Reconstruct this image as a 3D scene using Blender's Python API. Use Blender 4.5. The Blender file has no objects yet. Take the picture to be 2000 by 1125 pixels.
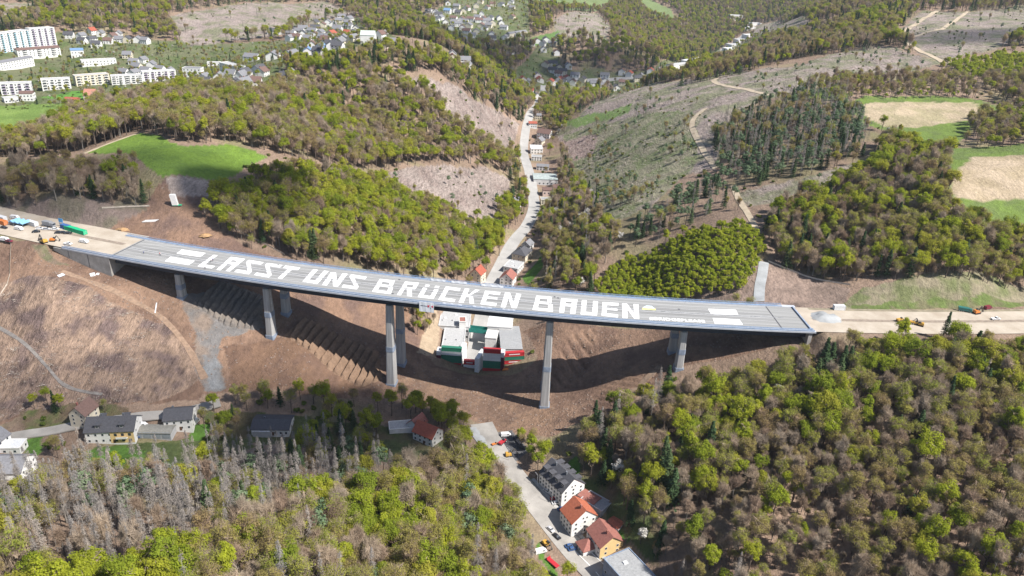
import bpy, bmesh, math, random
import numpy as np
from mathutils import Vector, Matrix

# ---------------------------------------------------------------- camera, light, exposure
SC = bpy.context.scene
F_PX, PITCH, ROLL, CAM_Z = 1500.0, math.radians(25.0), math.radians(2.5), 250.0
_cp, _sp, _cr, _sr = math.cos(PITCH), math.sin(PITCH), math.cos(ROLL), math.sin(ROLL)
cam_d = bpy.data.cameras.new('camera'); cam = bpy.data.objects.new('camera', cam_d)
SC.collection.objects.link(cam)
cam_d.sensor_width = 36.0; cam_d.lens = 36.0 * F_PX / 2000.0
cam_d.clip_start = 1.0; cam_d.clip_end = 12000.0
_r = Vector((_cr, _sr * _sp, _sr * _cp)); _u = Vector((-_sr, _cr * _sp, _cr * _cp)); _b = Vector((0, -_cp, _sp))
cam.matrix_world = Matrix(((_r.x, _u.x, _b.x, 0), (_r.y, _u.y, _b.y, 0), (_r.z, _u.z, _b.z, CAM_Z), (0, 0, 0, 1)))
SC.camera = cam

SUN_EL, SUN_AZ = math.radians(50), math.radians(25)          # azimuth: from +X towards the camera
to_sun = Vector((math.cos(SUN_EL) * math.cos(SUN_AZ), -math.cos(SUN_EL) * math.sin(SUN_AZ), math.sin(SUN_EL)))
W = bpy.data.worlds.new('World'); SC.world = W; W.use_nodes = True
_n = W.node_tree.nodes; _l = W.node_tree.links
_bg = _n.get('Background') or _n.new('ShaderNodeBackground')
_sky = _n.new('ShaderNodeTexSky'); _sky.sky_type = 'NISHITA'; _sky.sun_disc = False
_sky.sun_elevation = SUN_EL; _sky.sun_rotation = math.radians(115)
_sky.altitude = 400; _sky.air_density = 1.0; _sky.dust_density = 1.5
_l.new(_sky.outputs[0], _bg.inputs[0]); _bg.inputs[1].default_value = 0.085
sun_d = bpy.data.lights.new('sun', 'SUN'); sun_d.energy = 5.0; sun_d.angle = math.radians(0.5); sun_d.color = (1.0, 0.955, 0.89)
sun = bpy.data.objects.new('sun', sun_d); SC.collection.objects.link(sun)
sun.rotation_euler = to_sun.to_track_quat('Z', 'Y').to_euler()
VS = SC.view_settings
VS.view_transform = 'Standard'; VS.look = 'None'; VS.gamma = 1.0; VS.exposure = 0.74; VS.use_curve_mapping = False
SC.cycles.max_bounces = 5; SC.cycles.diffuse_bounces = 3; SC.cycles.glossy_bounces = 2
SC.cycles.transmission_bounces = 2; SC.cycles.transparent_max_bounces = 4; SC.cycles.volume_bounces = 0
SC.cycles.caustics_reflective = False; SC.cycles.caustics_refractive = False

RNG = np.random.default_rng(7); random.seed(7)

# ---------------------------------------------------------------- survey: picture bearings to ground points
def rays(px):
    px = np.atleast_2d(np.asarray(px, float))
    u = px[:, 0] - 1000.0; v = 562.5 - px[:, 1]
    u2 = _cr * u - _sr * v; v2 = _sr * u + _cr * v
    return np.stack([u2, F_PX * _cp + v2 * _sp, -F_PX * _sp + v2 * _cp], 1)
def at_z(px, py, z):
    r = rays((px, py))[0]; t = (z - CAM_Z) / r[2]
    return r * t + np.array([0, 0, CAM_Z])
def at_y(px, py, y):
    r = rays((px, py))[0]; t = y / r[1]
    return r * t + np.array([0, 0, CAM_Z])
def project(P):
    P = np.atleast_2d(np.asarray(P, float)); d = P - np.array([0, 0, CAM_Z])
    a = d @ np.array(_r); b = d @ np.array(_u); c = -(d @ np.array(_b))
    return np.stack([1000 + F_PX * a / c, 562.5 - F_PX * b / c], 1)

# ---------------------------------------------------------------- the viaduct's line in plan
DECK_W = 31.0
BR0, BR1 = -228.0, 157.0                       # abutments
def line_y(x): return 352.6 + 4.25e-4 * (x - 85.0) ** 2     # near edge of the deck
def line_dy(x): return 8.5e-4 * (x - 85.0)
def deck_z(x): return 70.0 - 0.02 * x
def deck_pt(x, t, dz=0.0):
    d = line_dy(x); k = 1.0 / math.sqrt(1 + d * d)
    return np.array([x - d * k * t, line_y(x) + k * t, deck_z(x) + dz])
def deck_xt(X, Y):
    x = np.array(X, float)
    for _ in range(4):
        d = line_dy(x); k = 1 / np.sqrt(1 + d * d)
        t = (np.asarray(Y) - line_y(x)) / k
        x = np.asarray(X) + d * k * t
    return x, (np.asarray(Y) - line_y(x)) * np.sqrt(1 + line_dy(x) ** 2)
def on_deck(px, py):                            # picture bearing -> (x, t) on the deck surface
    r = rays((px, py))[0]
    t = (70.0 - CAM_Z) / (r[2] + 0.02 * r[0]); p = r * t
    x, tt = deck_xt(p[0], p[1]); return float(x), float(tt)

# ---------------------------------------------------------------- terrain heights
CZ = [ # bearing, elevation
(1130,1125,4),(1060,990,5),(1000,910,6.5),(950,850,8),(930,800,9),(930,720,6),(890,640,5),(960,550,3),(1000,480,2),(1040,380,2),(1025,300,2),(1060,180,4),
(1180,1095,5.5),(1225,1080,6.5),(1280,1125,7.5),(1200,1035,7),(1160,985,7.5),(1100,960,6.5),(1010,640,5),(1000,560,3),(1050,500,3),(1075,400,4),(1070,330,4),(1065,270,4),(1110,155,5),(1200,155,5),(1330,125,0),(1440,85,0),
(20,200,55),(100,180,58),(0,270,65),(60,240,60),(300,240,95),(280,262,97),(350,310,97),(330,350,94),(520,305,89),(450,290,94),
(100,845,21),(-40,862,24),(250,830,20),(400,797,19),(550,830,15),(700,810,14),(830,850,12),(880,800,11),
(1365,215,88),(1250,250,60),(1930,345,107),(2080,340,109),(1850,280,108),(1800,220,112),(1950,215,113)]
CY = [ # bearing, distance north
(1120,80,1600),(1150,30,1900),(930,40,1700),(900,100,1400),(1000,130,1400),(700,60,1450),(560,60,1350),(480,110,1150),(400,60,1300),(400,20,1450),
(150,30,1300),(50,110,1095),(200,130,1060),(330,140,1060),(120,0,1450),(500,190,690),(600,150,800),(700,140,830),(860,130,900),(850,90,1300),(960,160,1050),(1020,200,1150),
(930,220,900),(860,170,850),(1000,280,970),(900,330,720),(750,340,640),(700,260,720),(600,220,700),(550,300,580),
(450,380,500),(600,450,470),(600,500,440),(750,500,480),(850,540,490),(800,620,430),(900,400,650),(930,520,560),(430,420,455),(300,410,455),(100,390,450),(-40,400,455),(150,340,500),(0,330,520),
(100,560,375),(20,500,400),(250,640,365),(100,700,340),(400,740,345),(250,770,322),(600,700,365),(650,760,355),(-60,600,370),(-60,740,330),
(100,950,250),(300,950,250),(100,1100,190),(-100,1100,190),(500,1000,240),(500,1125,195),(800,1000,260),(800,1125,215),(950,1000,270),
(1250,1000,265),(1150,870,315),(1400,850,310),(1700,700,345),(1650,800,315),(1600,1000,250),(1900,900,275),(1900,1100,210),(1400,1100,230),(2000,700,350),(2100,900,275),
(1200,680,400),(1100,650,420),(1270,655,405),(1600,470,470),(1700,400,500),(1900,430,460),(1680,200,740),(1440,400,540),(1550,300,620),
(1300,330,680),(1150,400,670),(1100,470,600),(1200,450,560),(1090,560,500),(1120,240,1000),(1200,190,1050),(1400,160,950),(1350,140,1150),
(1600,130,950),(1750,110,1000),(1900,60,1200),(1950,20,1450),(1700,60,1250),(1600,80,1250),(1500,60,1700),(1600,20,1800),(1300,0,2800),(1000,0,2100),(700,0,1800),(1200,90,1550)]
CP = [(-231,391.5,62.0),(-245,395,65.0),(-258,399,69),(-222,389,60.5),(-182,391,53.5),(-136,381,38),(-62,368,16),(20,361,11),(92,359,40),(-222,402,64),(148,358,58),(148,392,62),(100,395,42),(40,395,13),(-60,395,18),(-130,405,44),(-180,412,60),(-100,400,31),
 (110,463,54),(84,487,25),(150,486,74),(150,427,66),(180,432,66),
 (-330,440,86),(-420,470,92),(300,415,64),(420,440,80),(300,470,92),(-300,420,77),(300,396,62),(300,360,58),
 (-250,180,62),(0,200,20),(0,120,30),(250,150,62),(-250,80,70),(250,60,70),(100,180,18),(-450,300,50),(-450,400,80),(-600,600,75),(-600,800,62),(-700,1100,75),(-900,1500,125),(500,300,75),(500,600,118),
 (700,900,135),(800,1200,150),(1200,1800,170),(900,2200,120),(1500,3000,230),(600,3600,150),(0,3000,150),(-900,2200,180),(-1400,3000,220),(-1500,1500,150),(1900,3500,260),(1600,1200,190),(-300,1900,125),(-1300,800,80),(1200,600,160)]
_pts = [tuple(at_z(a, b, c)) for a, b, c in CZ] + [tuple(at_y(a, b, c)) for a, b, c in CY] + CP
_pts = np.array(_pts)
# thin-plate spline through the surveyed points, in a compressed plan so that far points weigh less
def _warp(x, y):
    k = 400.0 / (400.0 + np.maximum(np.asarray(y, float), 0) * 0.55)
    return np.asarray(x) * k, 400 * np.log1p(np.maximum(np.asarray(y, float) + 150, 10) / 400.0)
_wx, _wy = _warp(_pts[:, 0], _pts[:, 1])
def _ker(r2): return 0.5 * r2 * np.log(r2 + 1e-9)
_N = len(_pts)
_A = np.zeros((_N + 3, _N + 3))
_A[:_N, :_N] = _ker(((_wx[:, None] - _wx) ** 2 + (_wy[:, None] - _wy) ** 2) / 1e4) + np.eye(_N) * 0.004
_P = np.stack([np.ones(_N), _wx / 100, _wy / 100], 1)
_A[:_N, _N:] = _P; _A[_N:, :_N] = _P.T
_wt = np.linalg.solve(_A, np.concatenate([_pts[:, 2], np.zeros(3)]))
def _tps(X, Y):
    wx, wy = _warp(X, Y); out = np.empty(wx.shape)
    for i in range(0, len(wx), 20000):
        a, b = wx[i:i + 20000], wy[i:i + 20000]
        out[i:i + 20000] = _ker(((a[:, None] - _wx) ** 2 + (b[:, None] - _wy) ** 2) / 1e4) @ _wt[:_N] + _wt[_N] + _wt[_N + 1] * a / 100 + _wt[_N + 2] * b / 100
    return out
# value noise
_tab = np.random.default_rng(3).random((256, 256))
def vnoise(x, y):
    xi = np.floor(x).astype(int); yi = np.floor(y).astype(int); fx = x - xi; fy = y - yi
    fx = fx * fx * (3 - 2 * fx); fy = fy * fy * (3 - 2 * fy)
    g = lambda i, j: _tab[(xi + i) & 255, (yi + j) & 255]
    return (g(0, 0) * (1 - fx) + g(1, 0) * fx) * (1 - fy) + (g(0, 1) * (1 - fx) + g(1, 1) * fx) * fy
def fbm(x, y, o=4):
    s = 0; a = 0.5
    for i in range(o):
        s = s + a * (vnoise(x * 2 ** i + 17.3 * i, y * 2 ** i + 9.1 * i) - 0.5) * 2; a *= 0.5
    return s
def sstep(a, b, x):
    t = np.clip((x - a) / (b - a), 0, 1); return t * t * (3 - 2 * t)
def in_poly(X, Y, poly):
    c = np.zeros(np.shape(X), bool); n = len(poly)
    for i in range(n):
        x0, y0 = poly[i]; x1, y1 = poly[i - 1]
        if y0 == y1: continue
        c ^= ((y0 > Y) != (y1 > Y)) & (X < (x1 - x0) * (Y - y0) / (y1 - y0) + x0)
    return c
RIBS = []                                       # filled below: (polygon, period, phase)
def H(X, Y, detail=True):
    X = np.atleast_1d(np.asarray(X, float)); Y = np.atleast_1d(np.asarray(Y, float)); sh = X.shape
    X = X.ravel(); Y = Y.ravel()
    z = _tps(X, Y)
    if detail:
        amp = 0.5 + 2.6 * sstep(450, 900, Y)
        z = z + amp * fbm(X / 38 + 5, Y / 38, 3) + 0.25 * fbm(X / 6, Y / 6 + 40, 2)
    x, t = deck_xt(X, Y); dz = deck_z(x)
    near = np.abs(t - 15) < 120
    # motorway bench beyond the abutments, clearance under the deck
    off = np.maximum(np.maximum(-t, t - DECK_W), 0)
    out = np.where(x < BR0, sstep(BR0 + 4, BR0 - 6, x), sstep(BR1 - 3, BR1 + 7, x))
    out = np.where((x < BR0 + 4) | (x > BR1 - 3), out, 0)
    bench = out * (1 - sstep(1.0, 14.0, off))
    # the near side of the left approach is a retaining wall: the fill stops sharply there
    wall = (x < BR0 + 4) & (x > BR0 - 40) & (t < 4)
    bench = np.where(wall, out * sstep(1.0, 2.6, t), bench)
    z = np.where(near, z * (1 - bench) + (dz - 0.35) * bench, z)
    under = near & (x > BR0) & (x < BR1) & (t > -4) & (t < DECK_W + 4)
    z = np.where(under, np.minimum(z, dz - 7.5), z)
    for poly, per, pitch, amp in RIBS:
        m = in_poly(X, Y, poly)
        if m.any():
            ph = ((X + pitch * (Y - 380)) / per) % 1.0
            z = np.where(m, z - amp * np.exp(-((ph - 0.5) / 0.17) ** 2) + amp * .3, z)
    return z.reshape(sh)
def G(px, py, dz=0.0):                          # ground point seen along a bearing
    r = rays((px, py))[0]; r = r / r[1]
    ys = 150 * np.exp(np.linspace(0, math.log(3600 / 150), 420))
    d = CAM_Z + r[2] * ys - (H(r[0] * ys, ys, False) + dz)
    i = int(np.argmax(d < 0)) if (d < 0).any() else len(ys) - 1
    if i == 0: i = 1
    lo, hi = ys[i - 1], ys[i]
    yy = np.linspace(lo, hi, 24)
    d = CAM_Z + r[2] * yy - (H(r[0] * yy, yy, False) + dz)
    j = int(np.argmax(d < 0)) if (d < 0).any() else 23
    y = yy[j]
    return np.array([r[0] * y, y, H(r[0] * y, y)[0]])
def GP(pts): return [tuple(G(a, b)[:2]) for a, b in pts]
def ground(x, y): return float(H(x, y)[0])

# ---------------------------------------------------------------- materials
MATS = {}
def mat(name, col, rough=0.8, var=0.18, scale=0.6, col2=None, metal=0.0, bump=0.0, spec=0.3, stretch=None):
    if name in MATS: return MATS[name]
    m = bpy.data.materials.new(name); m.use_nodes = True; nt = m.node_tree; N = nt.nodes; Lk = nt.links
    b = N['Principled BSDF']; b.inputs['Roughness'].default_value = rough; b.inputs['Metallic'].default_value = metal
    b.inputs['Specular IOR Level'].default_value = spec
    tc = N.new('ShaderNodeTexCoord')
    nz = N.new('ShaderNodeTexNoise'); nz.inputs['Scale'].default_value = scale; nz.inputs['Detail'].default_value = 5; nz.inputs['Roughness'].default_value = 0.65
    if stretch:
        mp = N.new('ShaderNodeMapping'); mp.inputs['Scale'].default_value = stretch; Lk.new(tc.outputs['Object'], mp.inputs['Vector']); Lk.new(mp.outputs[0], nz.inputs['Vector'])
    else: Lk.new(tc.outputs['Object'], nz.inputs['Vector'])
    mx = N.new('ShaderNodeMix'); mx.data_type = 'RGBA'
    c2 = col2 or tuple(max(0, c * (1 - 2 * var)) for c in col)
    c1 = tuple(min(1, c * (1 + var)) for c in col) if col2 is None else col
    mx.inputs['A'].default_value = (*c2, 1); mx.inputs['B'].default_value = (*c1, 1)
    rp = N.new('ShaderNodeMapRange'); rp.inputs['From Min'].default_value = 0.3; rp.inputs['From Max'].default_value = 0.7
    Lk.new(nz.outputs['Fac'], rp.inputs['Value']); Lk.new(rp.outputs[0], mx.inputs['Factor'])
    Lk.new(mx.outputs['Result'], b.inputs['Base Color'])
    if bump:
        bp = N.new('ShaderNodeBump'); bp.inputs['Strength'].default_value = bump; bp.inputs['Distance'].default_value = 0.3
        Lk.new(nz.outputs['Fac'], bp.inputs['Height']); Lk.new(bp.outputs[0], b.inputs['Normal'])
    MATS[name] = m; return m

def leaf_mat(name, cols, transl=0.35, rough=0.7):
    m = bpy.data.materials.new(name); m.use_nodes = True; nt = m.node_tree; N = nt.nodes; Lk = nt.links
    N.remove(N['Principled BSDF']); out = N['Material Output']
    oi = N.new('ShaderNodeObjectInfo')
    cr = N.new('ShaderNodeValToRGB'); e = cr.color_ramp.elements
    while len(e) < len(cols): e.new(0.5)
    for i, c in enumerate(cols): e[i].position = i / (len(cols) - 1); e[i].color = (*c, 1)
    Lk.new(oi.outputs['Random'], cr.inputs[0])
    tc = N.new('ShaderNodeTexCoord'); nz = N.new('ShaderNodeTexNoise'); nz.inputs['Scale'].default_value = 0.45; nz.inputs['Detail'].default_value = 4
    Lk.new(tc.outputs['Object'], nz.inputs['Vector'])
    hs = N.new('ShaderNodeHueSaturation'); mr = N.new('ShaderNodeMapRange')
    mr.inputs['From Min'].default_value = 0.25; mr.inputs['From Max'].default_value = 0.75; mr.inputs['To Min'].default_value = 0.62; mr.inputs['To Max'].default_value = 1.35
    Lk.new(nz.outputs['Fac'], mr.inputs['Value']); Lk.new(mr.outputs[0], hs.inputs['Value']); Lk.new(cr.outputs[0], hs.inputs['Color'])
    d = N.new('ShaderNodeBsdfDiffuse'); Lk.new(hs.outputs[0], d.inputs[0]); sh = d.outputs[0]
    if transl:
        t = N.new('ShaderNodeBsdfTranslucent'); Lk.new(hs.outputs[0], t.inputs[0])
        mx = N.new('ShaderNodeMixShader'); mx.inputs[0].default_value = transl
        Lk.new(d.outputs[0], mx.inputs[1]); Lk.new(t.outputs[0], mx.inputs[2]); sh = mx.outputs[0]
    Lk.new(sh, out.inputs['Surface']); MATS[name] = m; return m

# ---------------------------------------------------------------- object helpers
COL = SC.collection
def tag(o, label=None, cat=None, group=None, kind=None):
    if label: o['label'] = label
    if cat: o['category'] = cat
    if group: o['group'] = group
    if kind: o['kind'] = kind
    return o
def mesh(name, verts, faces, mats, midx=None, smooth=False):
    me = bpy.data.meshes.new(name)
    me.from_pydata([tuple(map(float, v)) for v in verts], [], [tuple(map(int, f)) for f in faces])
    for m in (mats if isinstance(mats, (list, tuple)) else [mats]): me.materials.append(m)
    if midx is not None: me.polygons.foreach_set('material_index', np.asarray(midx, dtype=np.int32))
    if smooth: me.polygons.foreach_set('use_smooth', np.ones(len(me.polygons), bool))
    me.update(); return me
def add(name, me, parent=None, loc=None, rz=0.0, rot=None, scale=None):
    o = bpy.data.objects.new(name, me); COL.objects.link(o)
    if parent is not None: o.parent = parent
    if loc is not None: o.location = tuple(map(float, loc))
    if rot is not None: o.rotation_euler = rot
    elif rz: o.rotation_euler = (0, 0, rz)
    if scale is not None: o.scale = scale
    return o
def empty(name, loc, rz=0.0, label=None, cat=None, group=None):
    o = add(name, None, None, loc, rz); o.empty_display_size = 0.5
    return tag(o, label, cat, group)
class MB:
    def __init__(s): s.v = []; s.f = []; s.m = []
    def raw(s, v, f, m=0):
        k = len(s.v); s.v += [tuple(p) for p in v]; s.f += [tuple(i + k for i in q) for q in f]; s.m += [m] * len(f); return s
    def box(s, x0, x1, y0, y1, z0, z1, m=0, tx=0.0, ty=0.0):      # tx, ty: taper of the top
        v = [(x0, y0, z0), (x1, y0, z0), (x1, y1, z0), (x0, y1, z0), (x0 + tx, y0 + ty, z1), (x1 - tx, y0 + ty, z1), (x1 - tx, y1 - ty, z1), (x0 + tx, y1 - ty, z1)]
        return s.raw(v, [(0, 3, 2, 1), (4, 5, 6, 7), (0, 1, 5, 4), (1, 2, 6, 5), (2, 3, 7, 6), (3, 0, 4, 7)], m)
    def prism(s, prof, x0, x1, m=0, axis='x'):                    # polygon (a, z) swept along an axis
        n = len(prof)
        g = (lambda x, a, z: (x, a, z)) if axis == 'x' else (lambda x, a, z: (a, x, z))
        v = [g(x0, a, z) for a, z in prof] + [g(x1, a, z) for a, z in prof]
        f = [tuple(range(n))[::-1], tuple(range(n, 2 * n))] + [(i, (i + 1) % n, n + (i + 1) % n, n + i) for i in range(n)]
        return s.raw(v, f, m)
    def tube(s, a, b, r0, r1=None, n=6, m=0, caps=True):
        a = Vector(a); b = Vector(b); d = (b - a)
        if d.length < 1e-6: return s
        q = d.to_track_quat('Z', 'Y'); r1 = r0 if r1 is None else r1
        v = [a + q @ Vector((r0 * math.cos(2 * math.pi * i / n), r0 * math.sin(2 * math.pi * i / n), 0)) for i in range(n)]
        v += [b + q @ Vector((r1 * math.cos(2 * math.pi * i / n), r1 * math.sin(2 * math.pi * i / n), 0)) for i in range(n)]
        f = [(i, (i + 1) % n, n + (i + 1) % n, n + i) for i in range(n)]
        if caps: f += [tuple(range(n))[::-1], tuple(range(n, 2 * n))]
        return s.raw(v, f, m)
    def mesh(s, name, mats, smooth=False): return mesh(name, s.v, s.f, mats, s.m, smooth)
    def build(s, name, mats, parent=None, **k): return add(name, s.mesh(name, mats), parent, **k)

# ---------------------------------------------------------------- land cover
C_FLOOR, C_CUT, C_GRASS, C_EARTH = (.25, .18, .135), (.285, .235, .21), (.105, .235, .035), (.30, .215, .155)
COVER = []          # (polygon, colour, slash, second colour, patch size)
def cover(pts, col, slash=0.0, col2=None, size=14.0): COVER.append((GP(pts), np.array(col), slash, np.array(col2 if col2 is not None else col), size))
# clear-fellings
for t in ([(-150,62),(120,62),(330,78),(440,85),(560,78),(620,42),(700,32),(770,72),(745,92),(565,115),(530,165),(330,182),(200,198),(-150,202)], [(825,40),(900,-5),(1030,-5),(1035,75),(960,95),(880,75)], [(1000,140),(1060,75),(1100,130),(1280,140),(1330,120),(1460,70),(1500,60),(1480,95),(1330,150),(1180,172),(1010,170)]):
    cover(t, (.15,.155,.085), .4, (.10,.13,.05), 14)
N_TOWN = len(COVER)
CUTS = [[(772,152),(867,168),(895,171),(965,210),(1017,241),(1007,273),(986,297),(951,262),(888,238),(860,206),(853,185),(807,164)],
 [(744,336),(807,325),(895,329),(947,325),(996,350),(990,378),(985,400),(960,430),(905,420),(860,385),(790,370),(740,352)],
 [(1085,255),(1130,232),(1200,180),(1300,160),(1420,142),(1550,132),(1620,108),(1720,88),(1830,122),(1790,137),(1650,160),(1520,187),(1440,217),(1400,255),(1395,330),(1330,345),(1280,400),(1180,450),(1170,420),(1125,330)],
 [(1740,72),(1800,20),(1900,25),(2000,10),(2120,30),(2120,95),(1990,82),(1900,105),(1830,125),(1760,80)],
 [(1440,375),(1560,350),(1700,310),(1710,340),(1600,362),(1490,402),(1450,402)],
 [(320,35),(480,5),(640,2),(690,25),(620,42),(540,70),(440,82),(370,92),(340,62)],
 [(-80,5),(70,8),(60,30),(0,45),(-80,50)],
 [(1077,42),(1168,25),(1196,56),(1185,91),(1140,72),(1087,78)],
 [(1468,53),(1524,39),(1580,46),(1650,40),(1640,50),(1545,76),(1496,76)]]
for i, c in enumerate(CUTS): cover(c, C_CUT, 1.0, (.235, .185, .165) if i < 2 else (.185, .185, .115), 16)
cover([(1100,260),(1180,240),(1330,215),(1360,260),(1360,320),(1280,390),(1180,440),(1130,330)], (.24,.225,.155), 1.0, (.16,.185,.09), 12)
cover([(1095,270),(1170,262),(1160,300),(1125,310)], (.30,.225,.20), 1.0)
cover([(1420,1000),(1600,920),(1900,900),(2250,900),(2250,1400),(1380,1400),(1400,1100)], (.33,.235,.175), .5, (.25,.175,.13), 14)  # open wood floor, pinkish ground with sunlit brightness put into its colour
# meadows
FIELD = [(165,298),(280,259),(336,280),(368,285),(452,280),(525,308),(490,322),(413,352),(315,347),(298,326),(245,300)]
cover(FIELD, (.15,.235,.04), .12, (.125,.20,.04), 12)
MEADOW = [(-80,203),(60,203),(185,196),(190,204),(120,218),(80,240),(112,238),(40,272),(-80,290)]
cover(MEADOW, (.18,.255,.065), .12, (.14,.21,.05), 16)
cover([(80,190),(150,178),(300,178),(290,190),(200,196)], (.12,.26,.05))
BASIN_G = [(1648,205),(1690,188),(1880,188),(1965,210),(1905,240),(1875,275),(1850,290),(2120,280),(2120,420),(1880,420),(1850,392),(1828,350),(1845,300),(1800,275),(1720,252),(1685,237)]
cover(BASIN_G, (.15,.215,.05), 0.15, (.125,.165,.055), 9)
cover([(1690,206),(1740,197),(1900,201),(1935,220),(1900,233),(1780,248),(1722,244),(1695,226)], (.42,.34,.235), 0.4, (.33,.285,.175), 12)
cover([(1872,325),(1900,306),(2120,300),(2120,378),(1900,389),(1857,386),(1852,350)], (.42,.335,.24), 0.4, (.35,.28,.185), 12)
cover([(1021,-5),(1196,-5),(1196,13),(1100,20),(1040,12)], (.16,.205,.085)); cover([(1259,-5),(1315,18),(1330,50),(1262,26),(1240,-5)], (.16,.205,.085))
cover([(1100,235),(1180,215),(1230,205),(1225,222),(1130,245)], (.15,.22,.07)); cover([(1035,75),(1090,60),(1095,85),(1040,92)], (.12,.2,.06))
cover([(1520,190),(1650,175),(1655,190),(1540,200)], (.14,.19,.05))
# works around the viaduct
cover([(190,452),(280,402),(318,352),(405,352),(412,402),(432,452),(500,490),(600,520),(720,560),(800,600),(840,645),(860,650),(850,700),(800,690),(560,600),(205,520)], (.235,.15,.105), 0.3, (.165,.11,.09), 12)
cover([(318,350),(405,352),(410,385),(330,390)], (.33,.27,.235), 0.8)
cover([(-80,390),(90,385),(280,400),(290,410),(190,452),(110,440),(-80,425)], (.20,.155,.135), 0.3, (.155,.135,.10), 8)
WORKS = [(-80,478),(60,470),(200,515),(420,560),(560,600),(700,640),(830,690),(850,715),(1020,728),(1050,700),(1020,650),(1080,625),(1180,640),(1300,640),(1500,655),(1520,672),(1420,702),(1330,718),(1290,742),(1210,800),(1110,832),(1080,850),(960,835),(935,825),(870,790),(700,772),(600,772),(480,762),(400,772),(300,792),(180,792),(60,802),(-80,862)]
cover(WORKS, (.25,.163,.115), 0.35, (.17,.11,.082), 12)
cover([(-80,560),(60,540),(160,560),(330,640),(400,740),(300,790),(180,792),(60,800),(-80,850)], (.275,.195,.145), 1.0, (.145,.105,.095), 9)
cover([(340,575),(480,560),(520,640),(440,662),(428,700),(442,760),(400,768),(372,700),(385,650)], (.185,.175,.17), 0.2, (.235,.185,.15), 9)
cover([(395,690),(425,700),(440,755),(410,762)], (.225,.23,.235), 0.1, (.18,.17,.165), 7)
cover([(440,680),(560,655),(720,752),(640,772),(450,757)], (.185,.115,.078), .2, (.15,.095,.07), 8)
cover([(780,745),(850,720),(1020,730),(1080,790),(1100,825),(960,832),(900,795)], (.245,.16,.11), .2, (.175,.115,.085), 10)
cover([(60,478),(90,478),(130,520),(75,500)], (.15,.145,.085), .3, (.2,.15,.11), 5); 
cover([(850,600),(862,640),(850,700),(815,690),(835,640)], (.40,.31,.22), 0)
cover([(1280,592),(1400,560),(1475,515),(1520,505),(1600,545),(1662,562),(1640,602),(1560,612)], (.29,.215,.175), 0.5, (.22,.165,.135), 10)
cover([(1640,592),(1690,562),(2120,538),(2120,592),(1880,602),(1650,606)], (.26,.225,.155), 0.5, (.15,.165,.075), 8)
cover([(1660,596),(1900,580),(2120,578),(2120,592),(1880,602),(1660,607)], (.13,.17,.055), .3, (.16,.15,.085), 6)
# gardens and grass by the houses
cover([(180,872),(290,864),(330,860),(400,850),(480,842),(495,872),(400,905),(300,915),(200,915)], (.12,.135,.055), .3, (.085,.11,.04), 6)
cover([(380,802),(500,802),(640,822),(750,832),(900,862),(930,925),(760,895),(600,875),(480,862)], (.10,.12,.05), .3, (.13,.11,.065), 7)
cover([(40,800),(150,785),(250,792),(250,815),(130,832),(50,842)], (.11,.13,.05), .3, (.16,.12,.08), 6)
for g in ([(45,860),(85,850),(80,885),(45,890)],[(150,880),(230,870),(290,880),(280,905),(170,910)],[(375,835),(420,830),(400,860),(370,862)],[(1110,900),(1130,885),(1160,930),(1150,960),(1115,935)],[(1155,1010),(1175,1005),(1180,1025),(1160,1030)],[(1150,1080),(1175,1070),(1185,1085),(1155,1095)],[(1185,1040),(1235,1020),(1245,1060),(1200,1055)],[(1050,1060),(1070,1080),(1085,1130),(1070,1130)],[(1020,545),(1055,500),(1060,520),(1030,560)],[(1005,905),(1065,960),(1055,978),(1000,925)],[(0,890),(40,890),(40,900),(0,905)]):
    cover(g, (.10,.20,.035), 0, (.075,.14,.03), 5)
cover([(1125,885),(1200,895),(1275,990),(1290,1110),(1240,1078),(1212,1042),(1182,1000),(1140,945)], (.095,.12,.045), .3, (.14,.11,.07), 7)
cover([(1062,940),(1110,930),(1115,985),(1130,1035),(1110,1075),(1060,985)], (.085,.088,.09), 0, (.11,.11,.11), 12)
cover([(955,845),(1000,840),(1030,880),(1010,905),(985,900),(960,870)], (.13,.13,.135), 0, (.09,.09,.095), 8)

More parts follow.
